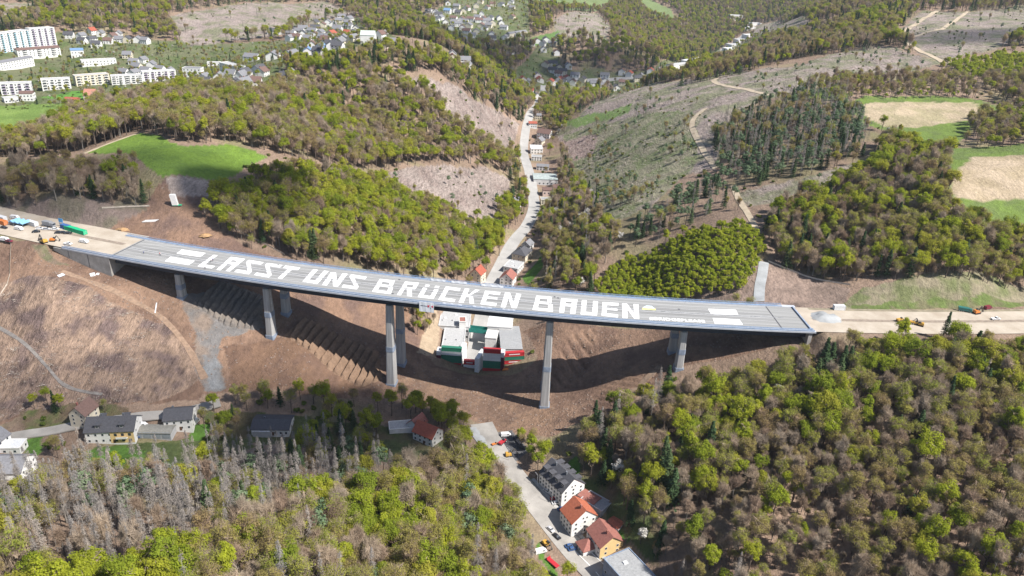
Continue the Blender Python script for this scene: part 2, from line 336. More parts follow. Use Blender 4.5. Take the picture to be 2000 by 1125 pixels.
# ---------------------------------------------------------------- terrain mesh
RIBS += [(GP([(1140,805),(1205,728),(1290,705),(1290,742),(1215,805)]), 6.0, .9, 1.1), (GP([(1060,760),(1110,655),(1165,640),(1150,720),(1100,760)]), 7.0, .5, 1.5)]
ys = np.concatenate([np.arange(110, 300, 1.6), np.arange(300, 440, 0.85), 440 * np.exp(np.arange(0, math.log(3900 / 440), 0.0063))])
xs = np.concatenate([-300 - np.cumsum(np.linspace(1, 9, 75))[::-1], np.arange(-300, 220, 0.9), 220 + np.cumsum(np.linspace(1, 9, 85))])
gy = np.maximum(1.0, ys / 440.0) ** 0.9
GX = xs[None, :] * gy[:, None]; GY = np.repeat(ys[:, None], len(xs), 1)
GZ = H(GX.ravel(), GY.ravel()).reshape(GX.shape)
nY, nX = GX.shape
def ground_colours(X, Y):
    k = np.maximum(1.0, Y / 400)
    n1 = fbm(X / (9 * k), Y / (9 * k), 3); n2 = fbm(X / (9 * k) + 50, Y / (9 * k) + 31, 3)
    Xw = X + 3.0 * k * n1; Yw = Y + 3.0 * k * n2
    big = fbm(X / 45 + 9, Y / 45, 3)
    col = np.array(C_FLOOR)[None, :] * (1 + 0.35 * big[:, None]) + np.array((-.01, .012, -.01))[None, :] * sstep(-.1, .6, fbm(X / 30 + 70, Y / 30, 3))[:, None] * 2
    sl = np.full(X.shape, 0.35)
    for poly, c, s, c2, size in COVER:
        P = np.array(poly); bx = (Xw > P[:, 0].min()) & (Xw < P[:, 0].max()) & (Yw > P[:, 1].min()) & (Yw < P[:, 1].max())
        idx = np.nonzero(bx)[0]
        if not len(idx): continue
        m = in_poly(Xw[idx], Yw[idx], poly); idx = idx[m]
        w = sstep(-.25, .35, fbm(X[idx] / size + 3, Y[idx] / size + 7, 4))[:, None]
        col[idx] = c * (1 - w) + c2 * w; sl[idx] = s
    return np.clip(col, 0.01, 0.9), sl
colr, slash = ground_colours(GX.ravel(), GY.ravel())
me = bpy.data.meshes.new('ground')
V = np.stack([GX.ravel(), GY.ravel(), GZ.ravel()], 1)
ii = (np.arange(nY - 1)[:, None] * nX + np.arange(nX - 1)[None, :]).ravel()
Q = np.stack([ii, ii + 1, ii + 1 + nX, ii + nX], 1)
me.vertices.add(len(V)); me.vertices.foreach_set('co', V.ravel().astype(np.float32))
me.loops.add(Q.size); me.loops.foreach_set('vertex_index', Q.ravel().astype(np.int32))
me.polygons.add(len(Q)); me.polygons.foreach_set('loop_start', (np.arange(len(Q)) * 4).astype(np.int32))
me.polygons.foreach_set('use_smooth', np.ones(len(Q), bool)); me.update(calc_edges=True)
at_ = me.color_attributes.new('land', 'FLOAT_COLOR', 'POINT')
at_.data.foreach_set('color', np.concatenate([colr, slash[:, None]], 1).ravel().astype(np.float32))
def ground_mat():
    m = bpy.data.materials.new('ground_cover'); m.use_nodes = True; nt = m.node_tree; N = nt.nodes; Lk = nt.links
    b = N['Principled BSDF']; b.inputs['Roughness'].default_value = 0.95; b.inputs['Specular IOR Level'].default_value = 0.1
    at = N.new('ShaderNodeAttribute'); at.attribute_name = 'land'
    geo = N.new('ShaderNodeNewGeometry')
    def noise(sc, det, vec=None, rough=0.6):
        n = N.new('ShaderNodeTexNoise'); n.inputs['Scale'].default_value = sc; n.inputs['Detail'].default_value = det; n.inputs['Roughness'].default_value = rough
        Lk.new(vec or geo.outputs['Position'], n.inputs['Vector']); return n.outputs['Fac']
    def rng(s, a, b2, lo, hi):
        r = N.new('ShaderNodeMapRange'); r.inputs['From Min'].default_value = a; r.inputs['From Max'].default_value = b2; r.inputs['To Min'].default_value = lo; r.inputs['To Max'].default_value = hi
        Lk.new(s, r.inputs['Value']); return r.outputs[0]
    def mth(op, a, c):
        r = N.new('ShaderNodeMath'); r.operation = op
        for i, s in enumerate((a, c)):
            if isinstance(s, (int, float)): r.inputs[i].default_value = s
            else: Lk.new(s, r.inputs[i])
        return r.outputs[0]
    mp = N.new('ShaderNodeMapping'); mp.inputs['Rotation'].default_value = (0, 0, 0.5); mp.inputs['Scale'].default_value = (0.45, 0.09, 0.2)
    Lk.new(geo.outputs['Position'], mp.inputs['Vector'])
    streak = rng(noise(1.0, 3, mp.outputs[0], 0.7), 0.3, 0.7, -1, 1)
    mp2 = N.new('ShaderNodeMapping'); mp2.inputs['Rotation'].default_value = (0, 0, -0.7); mp2.inputs['Scale'].default_value = (1.6, 0.3, 0.8)
    Lk.new(geo.outputs['Position'], mp2.inputs['Vector'])
    streak2 = rng(noise(1.0, 3, mp2.outputs[0], 0.7), 0.3, 0.7, -1, 1)
    fine = rng(noise(0.35, 6, None, 0.72), 0.25, 0.75, -1, 1)
    big = rng(noise(0.02, 3), 0.25, 0.75, -1, 1)
    k = mth('ADD', mth('MULTIPLY', fine, 0.26), mth('MULTIPLY', big, 0.16))
    st = mth('ADD', mth('MULTIPLY', streak, 0.34), mth('MULTIPLY', streak2, 0.30))
    k = mth('ADD', k, mth('MULTIPLY', st, at.outputs['Alpha']))
    k = mth('ADD', k, 1.0)
    sc = N.new('ShaderNodeVectorMath'); sc.operation = 'SCALE'; Lk.new(at.outputs['Color'], sc.inputs[0]); Lk.new(k, sc.inputs['Scale'])
    Lk.new(sc.outputs[0], b.inputs['Base Color'])
    bp = N.new('ShaderNodeBump'); bp.inputs['Strength'].default_value = 0.7; bp.inputs['Distance'].default_value = 0.8
    Lk.new(mth('ADD', fine, mth('MULTIPLY', st, at.outputs['Alpha'])), bp.inputs['Height']); Lk.new(bp.outputs[0], b.inputs['Normal'])
    return m
M_GROUND = ground_mat()
me.materials.append(M_GROUND)
tag(add('ground', me), 'wooded hills and valley with cleared slopes and bare earth', 'ground', kind='structure')

# benched cuts below the viaduct, too fine for the ground sheet
def benches(pts, per, skew, amp, c1, c2, label, skx=0.0):
    poly = np.array(GP(pts)); x0, y0 = poly.min(0) - 1; x1, y1 = poly.max(0) + 1
    gx = np.arange(x0, x1, .32); gy = np.arange(y0, y1, .8); X, Y = np.meshgrid(gx, gy); sh = X.shape; x = X.ravel(); y = Y.ravel()
    x = x + .25 * fbm(x / 5, y / 5, 2); ins = in_poly(x, y, [tuple(p) for p in poly])
    d = np.full(x.shape, 1e9)
    for i in range(len(poly)):
        a, b = poly[i - 1], poly[i]; ab = b - a; t = np.clip(((x - a[0]) * ab[0] + (y - a[1]) * ab[1]) / (ab @ ab), 0, 1); d = np.minimum(d, np.hypot(x - a[0] - t * ab[0], y - a[1] - t * ab[1]))
    w = np.where(ins, sstep(0, 2.5, d), 0)
    ph = ((x + skew * (y - y0) + .5 * fbm(x / 9 + 4, y / 9, 2)) / per) % 1.0
    saw = np.where(ph < .3, ph / .3, (1 - ph) / .7)
    z = H(x, y) - .25 + w * (.35 + amp * saw * (.8 + .4 * fbm(x / 4, y / 4 + 8, 2)))
    k = (fbm(x / 6, y / 6, 3) * .5 + .5)[:, None]; col = np.array(c1) * (1 - k) + np.array(c2) * k
    me = bpy.data.meshes.new('benched_cut'); n, m = sh; ii = (np.arange(n - 1)[:, None] * m + np.arange(m - 1)[None, :]).ravel(); Q = np.stack([ii, ii + 1, ii + 1 + m, ii + m], 1); Q = Q[ins[Q].any(1)]
    me.from_pydata(np.stack([x, y, z], 1).tolist(), [], Q.tolist()); a_ = me.color_attributes.new('land', 'FLOAT_COLOR', 'POINT'); a_.data.foreach_set('color', np.concatenate([col, np.full((len(col), 1), .2)], 1).ravel().astype(np.float32)); me.materials.append(M_GROUND)
    tag(add('benched_cut', me), label, 'earthworks', kind='structure')
benches([(372,592),(430,546),(522,580),(508,648),(440,640)], 3.6, -.22, 3.0, (.17,.16,.155), (.22,.185,.155), 'grey benched cut between the first two piers')
benches([(552,655),(594,618),(742,686),(750,742),(705,758),(640,722)], 4.3, -.2, 3.2, (.20,.13,.09), (.26,.175,.12), 'brown benched cut between the second and third piers')
# ---------------------------------------------------------------- roads, tracks and yards as draped sheets
M_ASPH = mat('asphalt_dusty', (.33,.31,.285), .9, .14, .12)
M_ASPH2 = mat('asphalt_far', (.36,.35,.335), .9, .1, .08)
M_TRACK = mat('gravel_track', (.45,.37,.27), .95, .14, .15)
M_PALE = mat('crushed_stone', (.46,.405,.335), .95, .13, .09, col2=(.33,.275,.215), bump=.2)
M_GREYTRACK = mat('grey_gravel', (.33,.34,.345), .95, .12, .2)
M_LINE = mat('road_paint', (.78,.78,.76), .7, .06, 1.0)
ROADS = []           # (points, half width) for keeping trees off
def resample(P, step):
    P = np.array(P, float); d = np.r_[0, np.cumsum(np.hypot(*np.diff(P, axis=0).T))]
    # Catmull-Rom through the points
    n = max(2, int(d[-1] / step)); s = np.linspace(0, d[-1], n + 1); out = []
    for q in s:
        i = min(max(int(np.searchsorted(d, q)) - 1, 0), len(P) - 2); t = (q - d[i]) / max(d[i + 1] - d[i], 1e-6)
        p0, p1, p2, p3 = P[max(i - 1, 0)], P[i], P[i + 1], P[min(i + 2, len(P) - 1)]
        out.append(0.5 * (2 * p1 + (p2 - p0) * t + (2 * p0 - 5 * p1 + 4 * p2 - p3) * t * t + (3 * p1 - p0 - 3 * p2 + p3) * t ** 3))
    return np.array(out)
def strip(name, P, w, m, lift=0.25, step=4.0, cols=4, label=None, cat='road', kind='structure', off=0.0, parent=None, ragged=0.0):
    C = resample(P, step); T = np.gradient(C, axis=0); T /= np.maximum(np.hypot(*T.T), 1e-6)[:, None]; Nn = np.stack([-T[:, 1], T[:, 0]], 1)
    u = np.linspace(-0.5, 0.5, cols + 1)
    ww = w * (1 + ragged * fbm(C[:, 0] / 7 + 3, C[:, 1] / 7, 3))
    X = C[:, None, 0] + Nn[:, None, 0] * (u[None, :] * ww[:, None] + off); Y = C[:, None, 1] + Nn[:, None, 1] * (u[None, :] * ww[:, None] + off)
    Z = H(X.ravel(), Y.ravel()).reshape(X.shape)
    flat = 0.6 if cat in ('road', 'road line') and lift < .5 else 0.0
    Z = np.maximum((1 - flat) * Z + flat * (Z.max(1, keepdims=True) - 0.3), Z - 0.04) + lift
    n, c = X.shape
    V = np.stack([X.ravel(), Y.ravel(), Z.ravel()], 1)
    F = [(i * c + j, (i + 1) * c + j, (i + 1) * c + j + 1, i * c + j + 1) for i in range(n - 1) for j in range(c - 1)]
    # skirts at both edges, so that the sheet has thickness
    k = len(V); low = np.concatenate([V.reshape(n, c, 3)[:, 0], V.reshape(n, c, 3)[:, -1]]); low[:, 2] -= 0.6
    V = np.concatenate([V, low])
    F += [(k + i, k + i + 1, (i + 1) * c, i * c) for i in range(n - 1)] + [(i * c + c - 1, (i + 1) * c + c - 1, k + n + i + 1, k + n + i) for i in range(n - 1)]
    o = add(name, mesh(name, V, F, m), parent)
    if F:                                        # faces up
        pass
    ROADS.append((C, w / 2))
    if parent is None: tag(o, label, cat, kind=kind)
    return o
MAIN_S = [G(a, b)[:2] for a, b in [(1215,1175),(1165,1120),(1115,1068),(1062,1003),(1010,940),(968,882),(940,828)]]
MAIN_N = [G(a, b)[:2] for a, b in [(926,706),(932,668),(938,640),(948,600),(966,545),(998,482),(1030,440),(1043,405),(1037,355),(1024,305),(1026,262),(1045,212),(1060,182),(1062,168)]]
strip('road', MAIN_S, 12.5, M_ASPH, label='dusty pale road running down the valley past the white houses', step=3)
strip('road', MAIN_N, 11.0, M_ASPH2, label='grey valley road winding away behind the viaduct', step=4)
strip('road', [G(a, b)[:2] for a, b in [(1062,172),(1100,158),(1150,157),(1200,156),(1260,150),(1320,136),(1390,112),(1440,88)]], 10, M_ASPH2, label='road along the far right-hand valley', step=8, lift=.5)
strip('road', [G(a, b)[:2] for a, b in [(-60,866),(60,848),(130,836),(200,826),(270,818),(330,812),(400,798),(430,788)]], 6.0, M_ASPH, label='narrow lane past the houses at the foot of the cleared slope', step=3)
strip('yard', [G(a, b)[:2] for a, b in [(1300,146),(1345,132),(1395,110),(1440,84),(1462,66)]], 34, M_ASPH2, label='pale paved works ground along the far right valley', cat='yard', step=10, lift=.45, cols=6)
strip('track', [G(a, b)[:2] for a, b in [(1500,186),(1450,173),(1410,166),(1394,157),(1415,146)]], 6, M_TRACK, label='pale hairpin forest track on the felled slope', cat='track', step=5, lift=.4)
strip('track', [G(a, b)[:2] for a, b in [(1377,214),(1353,236),(1356,262),(1374,295),(1398,330)]], 5, M_TRACK, label='pale curved track beside the dark conifer wood', cat='track', step=5, lift=.4)
strip('track', [G(a, b)[:2] for a, b in [(1432,362),(1442,388),(1458,414),(1470,436),(1480,455)]], 4.2, M_TRACK, label='pale track running down to the yellow-green plantation', cat='track', step=4, lift=.3)
strip('track', [G(a, b)[:2] for a, b in [(1840,122),(1790,97),(1762,82),(1757,68),(1775,55),(1800,40),(1835,18)]], 7, M_TRACK, label='long pale track over the far right felled hilltop', cat='track', step=8, lift=.5)
strip('track', [G(a, b)[:2] for a, b in [(1762,80),(1820,62),(1855,48),(1895,20)]], 5.5, M_TRACK, label='pale side track on the far right felled hilltop', cat='track', step=8, lift=.5)
strip('track', [G(a, b)[:2] for a, b in [(1492,512),(1489,535),(1484,560),(1482,590)]], 6, M_GREYTRACK, label='grey gravel path from the plantation to the viaduct', cat='track', step=3)
strip('track', [G(a, b)[:2] for a, b in [(163,300),(215,281),(278,259)]], 3.2, M_TRACK, label='pale farm track along the bright green field', cat='track', step=5)
strip('track', [G(a, b)[:2] for a, b in [(1098,290),(1108,315),(1135,345),(1160,385),(1178,430)]], 5, mat('grass_track', (.26,.25,.12), .95), label='grassy track at the foot of the felled slope', cat='track', step=6, lift=.4)
strip('track', [G(a, b)[:2] for a, b in [(-40,618),(40,665),(90,715),(130,755),(200,770)]], 1.5, mat('ditch_gravel', (.215,.195,.18), .95), label='grey gravel ditch down the cleared slope', cat='track', step=3, ragged=.4)
strip('track', [G(a, b)[:2] for a, b in [(120,530),(200,560),(300,610),(360,670),(400,740)]], 3, mat('earth_track', (.27,.185,.13), .95), label='earth haul track curving down the cleared slope', cat='track', step=3, ragged=.8, lift=.12)
strip('track', [G(a, b)[:2] for a, b in [(1205,800),(1240,760),(1290,715)]], 4, mat('earth_track2', (.27,.19,.135), .95), label='earth haul track climbing the right bank', cat='track', step=3, ragged=.3)
# yards
strip('yard', [G(a, b)[:2] for a, b in [(930,835),(938,850),(962,880)]], 9, M_GREYTRACK, lift=.33, label='grey gravel patch at the road head below the earthworks', cat='yard', step=3)
C_ = [G(a, b)[:2] for a, b in [(1200,1160),(1158,1110),(1108,1060),(1062,1003),(1015,945)]]
strip('road_line', C_, 0.3, M_LINE, lift=.42, cols=1, step=3, label='white centre line on the dusty valley road', cat='road line', off=.4)
strip('road_line', C_, 0.25, M_LINE, lift=.42, cols=1, step=3, label='white edge line on the dusty valley road by the houses', cat='road line', off=-4.9)
strip('pavement', C_, 1.8, mat('pavement_slabs', (.40,.385,.36), .9, .1, .8), lift=.4, cols=2, step=3, label='pale pavement between the dusty road and the houses', cat='pavement', off=-7.4)
# motorway on both sides of the viaduct
def bench(name, x0, x1, t0, t1, m, label, dz):
    n = 60; V = []; F = []
    for i in range(n + 1):
        x = x0 + (x1 - x0) * i / n
        for j in range(7):
            p = deck_pt(x, t0 + (t1 - t0) * j / 6, dz); V.append(p)
    F = [(i * 7 + j, (i + 1) * 7 + j, (i + 1) * 7 + j + 1, i * 7 + j + 1) for i in range(n) for j in range(6)]
    return tag(add(name, mesh(name, V, F, m)), label, 'road', kind='structure')
bench('motorway', BR0 - 190, BR0 + 0.5, 0.6, 34, M_PALE, 'broken-up pale motorway leading to the left end of the viaduct', -0.03)
bench('motorway', BR1 - 0.5, BR1 + 270, 0.6, 29, M_PALE, 'broken-up pale motorway beyond the right end of the viaduct', -0.03)
bench('verge', BR0 - 190, BR0 - 4, 17, 20, mat('motorway_median', (.27,.22,.175), .95), 'brown median strip of the broken-up motorway on the left', 0.01)
bench('verge', BR1 + 6, BR1 + 268, 13.5, 16.2, MATS['motorway_median'], 'brown median strip of the broken-up motorway on the right', 0.01)
bench('verge', BR1 + 9, BR1 + 268, 26.5, 28.8, mat('motorway_edge', (.25,.215,.15), .95, .2, .3), 'dusty edge strip of the right motorway below the green bank', 0.01)
_rx = np.array([p for p in np.linspace(BR0 - 200, BR1 + 270, 120)]); ROADS.append((np.array([deck_pt(x, 15.5)[:2] for x in _rx]), 17.0))

# ---------------------------------------------------------------- the viaduct
M_DECK = mat('deck_asphalt', (.285,.285,.28), .95, .12, 1.0, spec=.1, stretch=(.012,.5,.5))
M_CAP = mat('deck_cap_concrete', (.44,.46,.50), .8, .08, .3)
M_STEEL = mat('girder_steel', (.035,.042,.06), .6, .2, .3)
M_PIER = mat('pier_concrete', (.36,.355,.35), .9, .16, 1.0, stretch=(1.1,1.1,.07))
M_COLLAR = mat('pier_collar', (.22,.26,.33), .8, .15, .5)
M_RAIL = mat('railing_steel_sheen_blue', (.30,.40,.56), .5, .12, .8, metal=.2)  # bluish reflection on the metal put into its base colour
M_WHITE = mat('white_paint', (.78,.78,.77), .8, .09, .5)
M_LANE = mat('lane_paint_worn', (.46,.46,.46), .8, .12, .4)
M_JOINT = mat('expansion_joint', (.07,.07,.08), .7)
viaduct = empty('viaduct', deck_pt(-35, 15.5, -60), 0, 'long motorway viaduct on paired concrete piers with huge white words painted on its deck', 'viaduct')
_inv = Vector(viaduct.location)
def vpart(name, V, F, m, parent=None, smooth=False):
    base = _inv if parent is None else _inv + parent.location
    return add(name, mesh(name, [Vector(tuple(map(float, v))) - base for v in V], F, m, None, smooth), parent or viaduct)
def sweep(prof, x0, x1, n, close=True):         # profile (t, dz) swept along the deck
    V = []; k = len(prof)
    for i in range(n + 1):
        x = x0 + (x1 - x0) * i / n
        V += [deck_pt(x, t, dz) for t, dz in prof]
    F = [(i * k + j, (i + 1) * k + j, (i + 1) * k + (j + 1) % k, i * k + (j + 1) % k) for i in range(n) for j in range(k if close else k - 1)]
    if close: F += [tuple(range(k)), tuple(range(n * k, n * k + k))[::-1]]
    return V, F
vpart('deck_slab', *sweep([(0.0,-.55),(0.0,-.02),(31.0,-.02),(31.0,-.55),(24.5,-.9),(6.5,-.9)], BR0, BR1, 90), M_DECK)
vpart('deck_cap', *sweep([(-.15,-.7),(-.15,.2),(2.1,.2),(2.1,-.01),(-.02,-.01),(-.02,-.7)], BR0 - 30, BR1 + 2, 90), M_CAP)
vpart('deck_cap', *sweep([(31.15,-.7),(31.15,.2),(28.6,.2),(28.6,-.01),(31.02,-.01),(31.02,-.7)], BR0 - 12, BR1 + 2, 90), M_CAP)
for t0, t1 in ((3.6, 8.6), (22.4, 27.4)):
    vpart('girder', *sweep([(t0,-4.9),(t0,-.62 if t0 < 10 else -.8),(t1,-.8 if t0 < 10 else -.62),(t1,-4.9)], BR0 + 1.5, BR1 - 1.5, 90), M_STEEL)
vpart('cross_beam', *sweep([(8.7,-3.2),(8.7,-2.6),(22.3,-2.6),(22.3,-3.2)], BR0 + 2, BR1 - 2, 60), M_STEEL)
# median kerb, joints, lanes
vpart('median_kerb', *sweep([(15.2,-.019),(15.25,.12),(15.75,.12),(15.8,-.019)], BR0 + 2, BR1 - 10, 90), mat('median_kerb_concrete', (.27,.275,.29), .9, .25, .6))
for xj in (BR0 + 1.0, BR1 - 15.5):
    vpart('expansion_joint', *sweep([(2.2,-.015),(2.2,.02),(28.5,.02),(28.5,-.015)], xj, xj + .6, 1), M_JOINT)
for t in (3.0, 6.9, 10.8, 14.4, 16.6, 20.2, 24.1, 27.8):
    w = .11 if t in (6.9, 10.8, 20.2, 24.1) else .16
    vpart('lane_line', *sweep([(t - w, -.015), (t - w, .004), (t + w, .004), (t + w, -.015)], BR0 + 2, BR1 - 16, 80), M_LANE)
for t0, t1 in ((11.0, 14.2), (16.8, 20.0)):     # tyre-worn darker lanes
    vpart('worn_lane', *sweep([(t0,-.016),(t0,.0),(t1,.0),(t1,-.016)], BR0 + 2, BR1 - 16, 80), mat('worn_lane', (.25,.25,.248), .95, .16, 1.0, spec=.1, stretch=(.02,.8,.5)))
vpart('barrier', *sweep([(2.2,-.01),(2.35,.9),(2.5,.9),(2.75,-.01)], BR1 - .8, BR1 + 1.2, 1), M_RAIL)
def railing(name, t, x0, x1, h, rails, post, m=M_RAIL, infill=0.0):
    mb = MB(); n = int((x1 - x0) / 4)
    for r in rails:
        V, F = sweep([(t - .07, r - .07), (t - .07, r + .07), (t + .07, r + .07), (t + .07, r - .07)], x0, x1, 80); mb.raw(V, F)
    k = int((x1 - x0) / post)
    for i in range(k + 1):
        x = x0 + (x1 - x0) * i / k; a = deck_pt(x, t, .19); mb.tube(a, a + np.array([0, 0, h - .15]), .07, n=4)
    if infill:
        V, F = sweep([(t - .02, .25), (t - .02, .25 + infill), (t + .02, .25 + infill), (t + .02, .25)], x0, x1, 80); mb.raw(V, F)
    return vpart(name, mb.v, mb.f, m)
railing('railing', 0.15, BR0 - 30, BR1 + 1, 1.2, (1.15, .7), 2.0, infill=.62)
railing('guard_rail', 1.95, BR0 - 30, BR1 + 1, .8, (.75, .55), 4.0)
railing('railing', 30.85, BR0 - 12, BR1 - 6, 1.2, (1.15, .7), 2.0)
railing('guard_rail', 28.8, BR0 - 12, BR1 - 6, .8, (.75, .55), 4.0)
vpart('cable_duct', *sweep([(29.6,.19),(29.6,.5),(30.2,.5),(30.2,.19)], BR0 - 12, BR1 - 8, 80), mat('duct_blue', (.22,.32,.48), .6))
vpart('end_wall', *sweep([(2.2,-.4),(2.2,.75),(28.5,.75),(28.5,-.4)], BR1 - .3, BR1 + .5, 1), mat('end_wall_steel', (.28,.33,.42), .6))
# piers in pairs
def pier(x, t, zf, k):
    top = deck_pt(x, t, -4.9); hgt = top[2] - zf
    o = empty('pier', (0, 0, 0)); o.parent = viaduct; o.location = Vector((top[0], top[1], zf)) - _inv
    ang = math.atan(line_dy(x)); o.rotation_euler = (0, 0, ang)
    def ring(w, d, z, c=.55): return [(-w, -d + c, z), (-w + c, -d, z), (w - c, -d, z), (w, -d + c, z), (w, d - c, z), (w - c, d, z), (-w + c, d, z), (-w, d - c, z)]
    def shaft(name, zs, m):
        V = []; 
        for z, w, d in zs: V += ring(w, d, z)
        F = [(i * 8 + j, i * 8 + (j + 1) % 8, (i + 1) * 8 + (j + 1) % 8, (i + 1) * 8 + j) for i in range(len(zs) - 1) for j in range(8)] + [tuple(range(8))[::-1], tuple(range(8 * len(zs) - 8, 8 * len(zs)))]
        return add(name, mesh(name, V, F, m), o)
    wt = 1.75; w0 = wt + .016 * hgt
    wz = lambda z: w0 + (wt - w0) * z / hgt
    shaft('shaft', [(-2.5, w0 + .02, w0 + .5), (hgt - 1.6, wt, wt + .4), (hgt - .9, wt + .0, wt + .4)], M_PIER)
    zc = hgt * .46 if hgt > 12 else hgt * .4
    shaft('collar', [(zc - 1.5, wz(zc) + .12, wz(zc) + .55), (zc + 1.5, wz(zc) + .09, wz(zc) + .52)], M_COLLAR)
    shaft('footing', [(-3.0, w0 + .5, w0 + .9), (1.4, w0 + .3, w0 + .7)], M_COLLAR)
    for s in (-1, 1):
        mb = MB(); mb.box(s * wt - .12, s * wt + .22, -.5, .5, .5, hgt - 1.8); add('drain_pipe', mb.mesh('drain_pipe', mat('pipe_pale', (.5,.5,.5), .7)), o)
    mb = MB(); mb.box(-.9, .9, -1.2, 1.2, hgt - .88, hgt - .02, 0, .35, .4); add('bearing', mb.mesh('bearing', mat('bearing_steel', (.20,.28,.30), .6)), o)
for x, z in ((-188.5, 53), (-135.5, 37), (-66, 15.5), (20.5, 10.5), (91.5, 39.5)):
    for t in (6.1, 24.9):
        p = deck_pt(x, t); pier(x, t, min(z, ground(p[0], p[1]) + 3.0) if t < 10 else ground(p[0], p[1]), 0)
# abutments
V = []; F = []
for x, zb in ((BR0 - 36, -2.5), (BR0 - 26, -6), (BR0 - 13, -10), (BR0 + .8, -13)):
    for t in (-.1, 1.0): V += [deck_pt(x, t, -.72), deck_pt(x, t, zb)]
for i in range(3):
    a = i * 4; b = a + 4; F += [(a, b, b + 1, a + 1), (a + 2, a + 3, b + 3, b + 2), (a, a + 2, b + 2, b), (a + 1, b + 1, b + 3, a + 3)]
F += [(0, 1, 3, 2), (12, 14, 15, 13)]
vpart('wing_wall', V, F, mat('abutment_concrete', (.30,.285,.27), .9, .2, .15))
for x in (BR0 - 26, BR0 - 13):
    vpart('wall_joint', [deck_pt(x + a, t, z) for a in (-.15, .15) for t in (-.16, .3) for z in (-1.0, -5.5 if x < BR0 - 20 else -9.5)], [(0,1,5,4),(0,2,3,1),(4,5,7,6),(2,6,7,3)], M_JOINT)
vpart('abutment', *sweep([(.9,-12),(.9,-1.0),(30.1,-1.0),(30.1,-12)], BR0 - 1.2, BR0 + .7, 1), mat('abutment_concrete2', (.36,.34,.32), .9, .15, .2))
vpart('abutment', *sweep([(.6,-9),(.6,-.95),(30.4,-.95),(30.4,-9)], BR1 - 1.4, BR1 + .6, 1), MATS['abutment_concrete2'])
# lettering painted on the deck
GLY = {  # strokes as quads on a unit cell, top and bottom halves kept apart at the median
 'L': [[(0,0),(.28,0),(.28,1),(0,1)], [(.28,0),(1,0),(1,.2),(.28,.2)]],
 'A': [[(0,0),(.3,0),(.3,1),(0,1)], [(.68,0),(1,0),(1,1),(.68,1)], [(.3,.8),(.68,.8),(.68,1),(.3,1)], [(.3,.47),(.68,.47),(.68,.65),(.3,.65)]],
 'S': [[(0,0),(1,0),(1,.2),(0,.2)], [(.72,.2),(1,.2),(.3,.8),(.02,.8)], [(0,.8),(1,.8),(1,1),(0,1)]],
 'T': [[(.36,0),(.64,0),(.64,.8),(.36,.8)], [(0,.8),(1,.8),(1,1),(0,1)]],
 'U': [[(0,0),(.3,0),(.3,1),(0,1)], [(.7,0),(1,0),(1,1),(.7,1)], [(.3,0),(.7,0),(.7,.2),(.3,.2)]],
 'N': [[(0,0),(.3,0),(.3,1),(0,1)], [(.7,0),(1,0),(1,1),(.7,1)], [(.3,1),(.3,.62),(.7,0),(.7,.38)]],
 'B': [[(0,0),(.24,0),(.24,1),(0,1)], [(.24,0),(1,0),(1,.17),(.24,.17)], [(.76,.17),(1,.17),(1,.48),(.76,.48)], [(.24,.46),(.76,.46),(.76,.62),(.24,.62)], [(.24,.82),(.76,.82),(.76,1),(.24,1)], [(.7,.56),(.93,.5),(.95,1),(.72,1)]],
 'R': [[(0,0),(.26,0),(.26,1),(0,1)], [(.26,.82),(.95,.82),(.95,1),(.26,1)], [(.26,.46),(.95,.46),(.95,.62),(.26,.62)], [(.7,.62),(.95,.62),(.95,.82),(.7,.82)], [(.68,0),(1,0),(.74,.46),(.42,.46)]],
 'Ü': [[(0,0),(.27,0),(.27,.74),(0,.74)], [(.73,0),(1,0),(1,.74),(.73,.74)], [(.27,0),(.73,0),(.73,.18),(.27,.18)], [(.05,.85),(.32,.85),(.32,1),(.05,1)], [(.68,.85),(.95,.85),(.95,1),(.68,1)]],
 'C': [[(0,0),(.28,0),(.28,1),(0,1)], [(.28,0),(1,0),(1,.2),(.28,.2)], [(.28,.8),(1,.8),(1,1),(.28,1)]],
 'K': [[(0,0),(.3,0),(.3,1),(0,1)], [(.3,.42),(.46,.42),(.46,.62),(.3,.62)], [(.46,.5),(.46,.62),(.7,1),(1,1)], [(.46,.52),(.7,.0),(1,.0),(.72,.52)]],
 'E': [[(0,0),(.28,0),(.28,1),(0,1)], [(.28,0),(1,0),(1,.2),(.28,.2)], [(.28,.8),(1,.8),(1,1),(.28,1)], [(.28,.46),(.95,.46),(.95,.6),(.28,.6)]]}
WORDS = [('L',(385.6,520),(413.7,524.4),(446,502),(417.5,498)),('A',(422.5,527),(449,530),(479,506),(451,502)),('S',(457.5,531),(486,535.6),(515,512.5),(486,508)),('S',(496,537),(525,542),(552,518),(522.5,514)),('T',(532,542),(561,546),(586.7,523),(557.5,519)),
 ('U',(590.6,550),(620,554.6),(642,530),(612,526)),('N',(629,556.6),(660,560),(679,535),(646.5,532)),('S',(667,561),(696.5,565),(716.7,541),(686,536)),
 ('B',(726.5,569.6),(763,574.5),(773,548.5),(742,545)),('R',(775,576),(804.5,579),(820,552.7),(791.5,550)),('Ü',(815.8,580),(846.3,584),(860,559.5),(830,555.6)),('C',(856,585.5),(887,590),(899.6,563.4),(871,559.5)),('K',(895.7,590.7),(926,593.3),(937,566.7),(908,563.4)),('E',(938,594),(968.5,597.9),(977.6,571),(947.7,568)),('N',(978,599.8),(1008.8,602),(1018,574.5),(986.7,571)),
 ('B',(1040,605),(1080,609),(1079,580),(1047.5,577.5)),('A',(1092,610),(1123.6,613),(1128,585),(1096,582.7)),('U',(1134,614),(1166,616.5),(1168,588.6),(1136.6,586)),('E',(1175,616.5),(1207,620),(1208,592),(1177,590)),('N',(1216,621),(1248.5,623),(1247,594.5),(1215,592.5))]
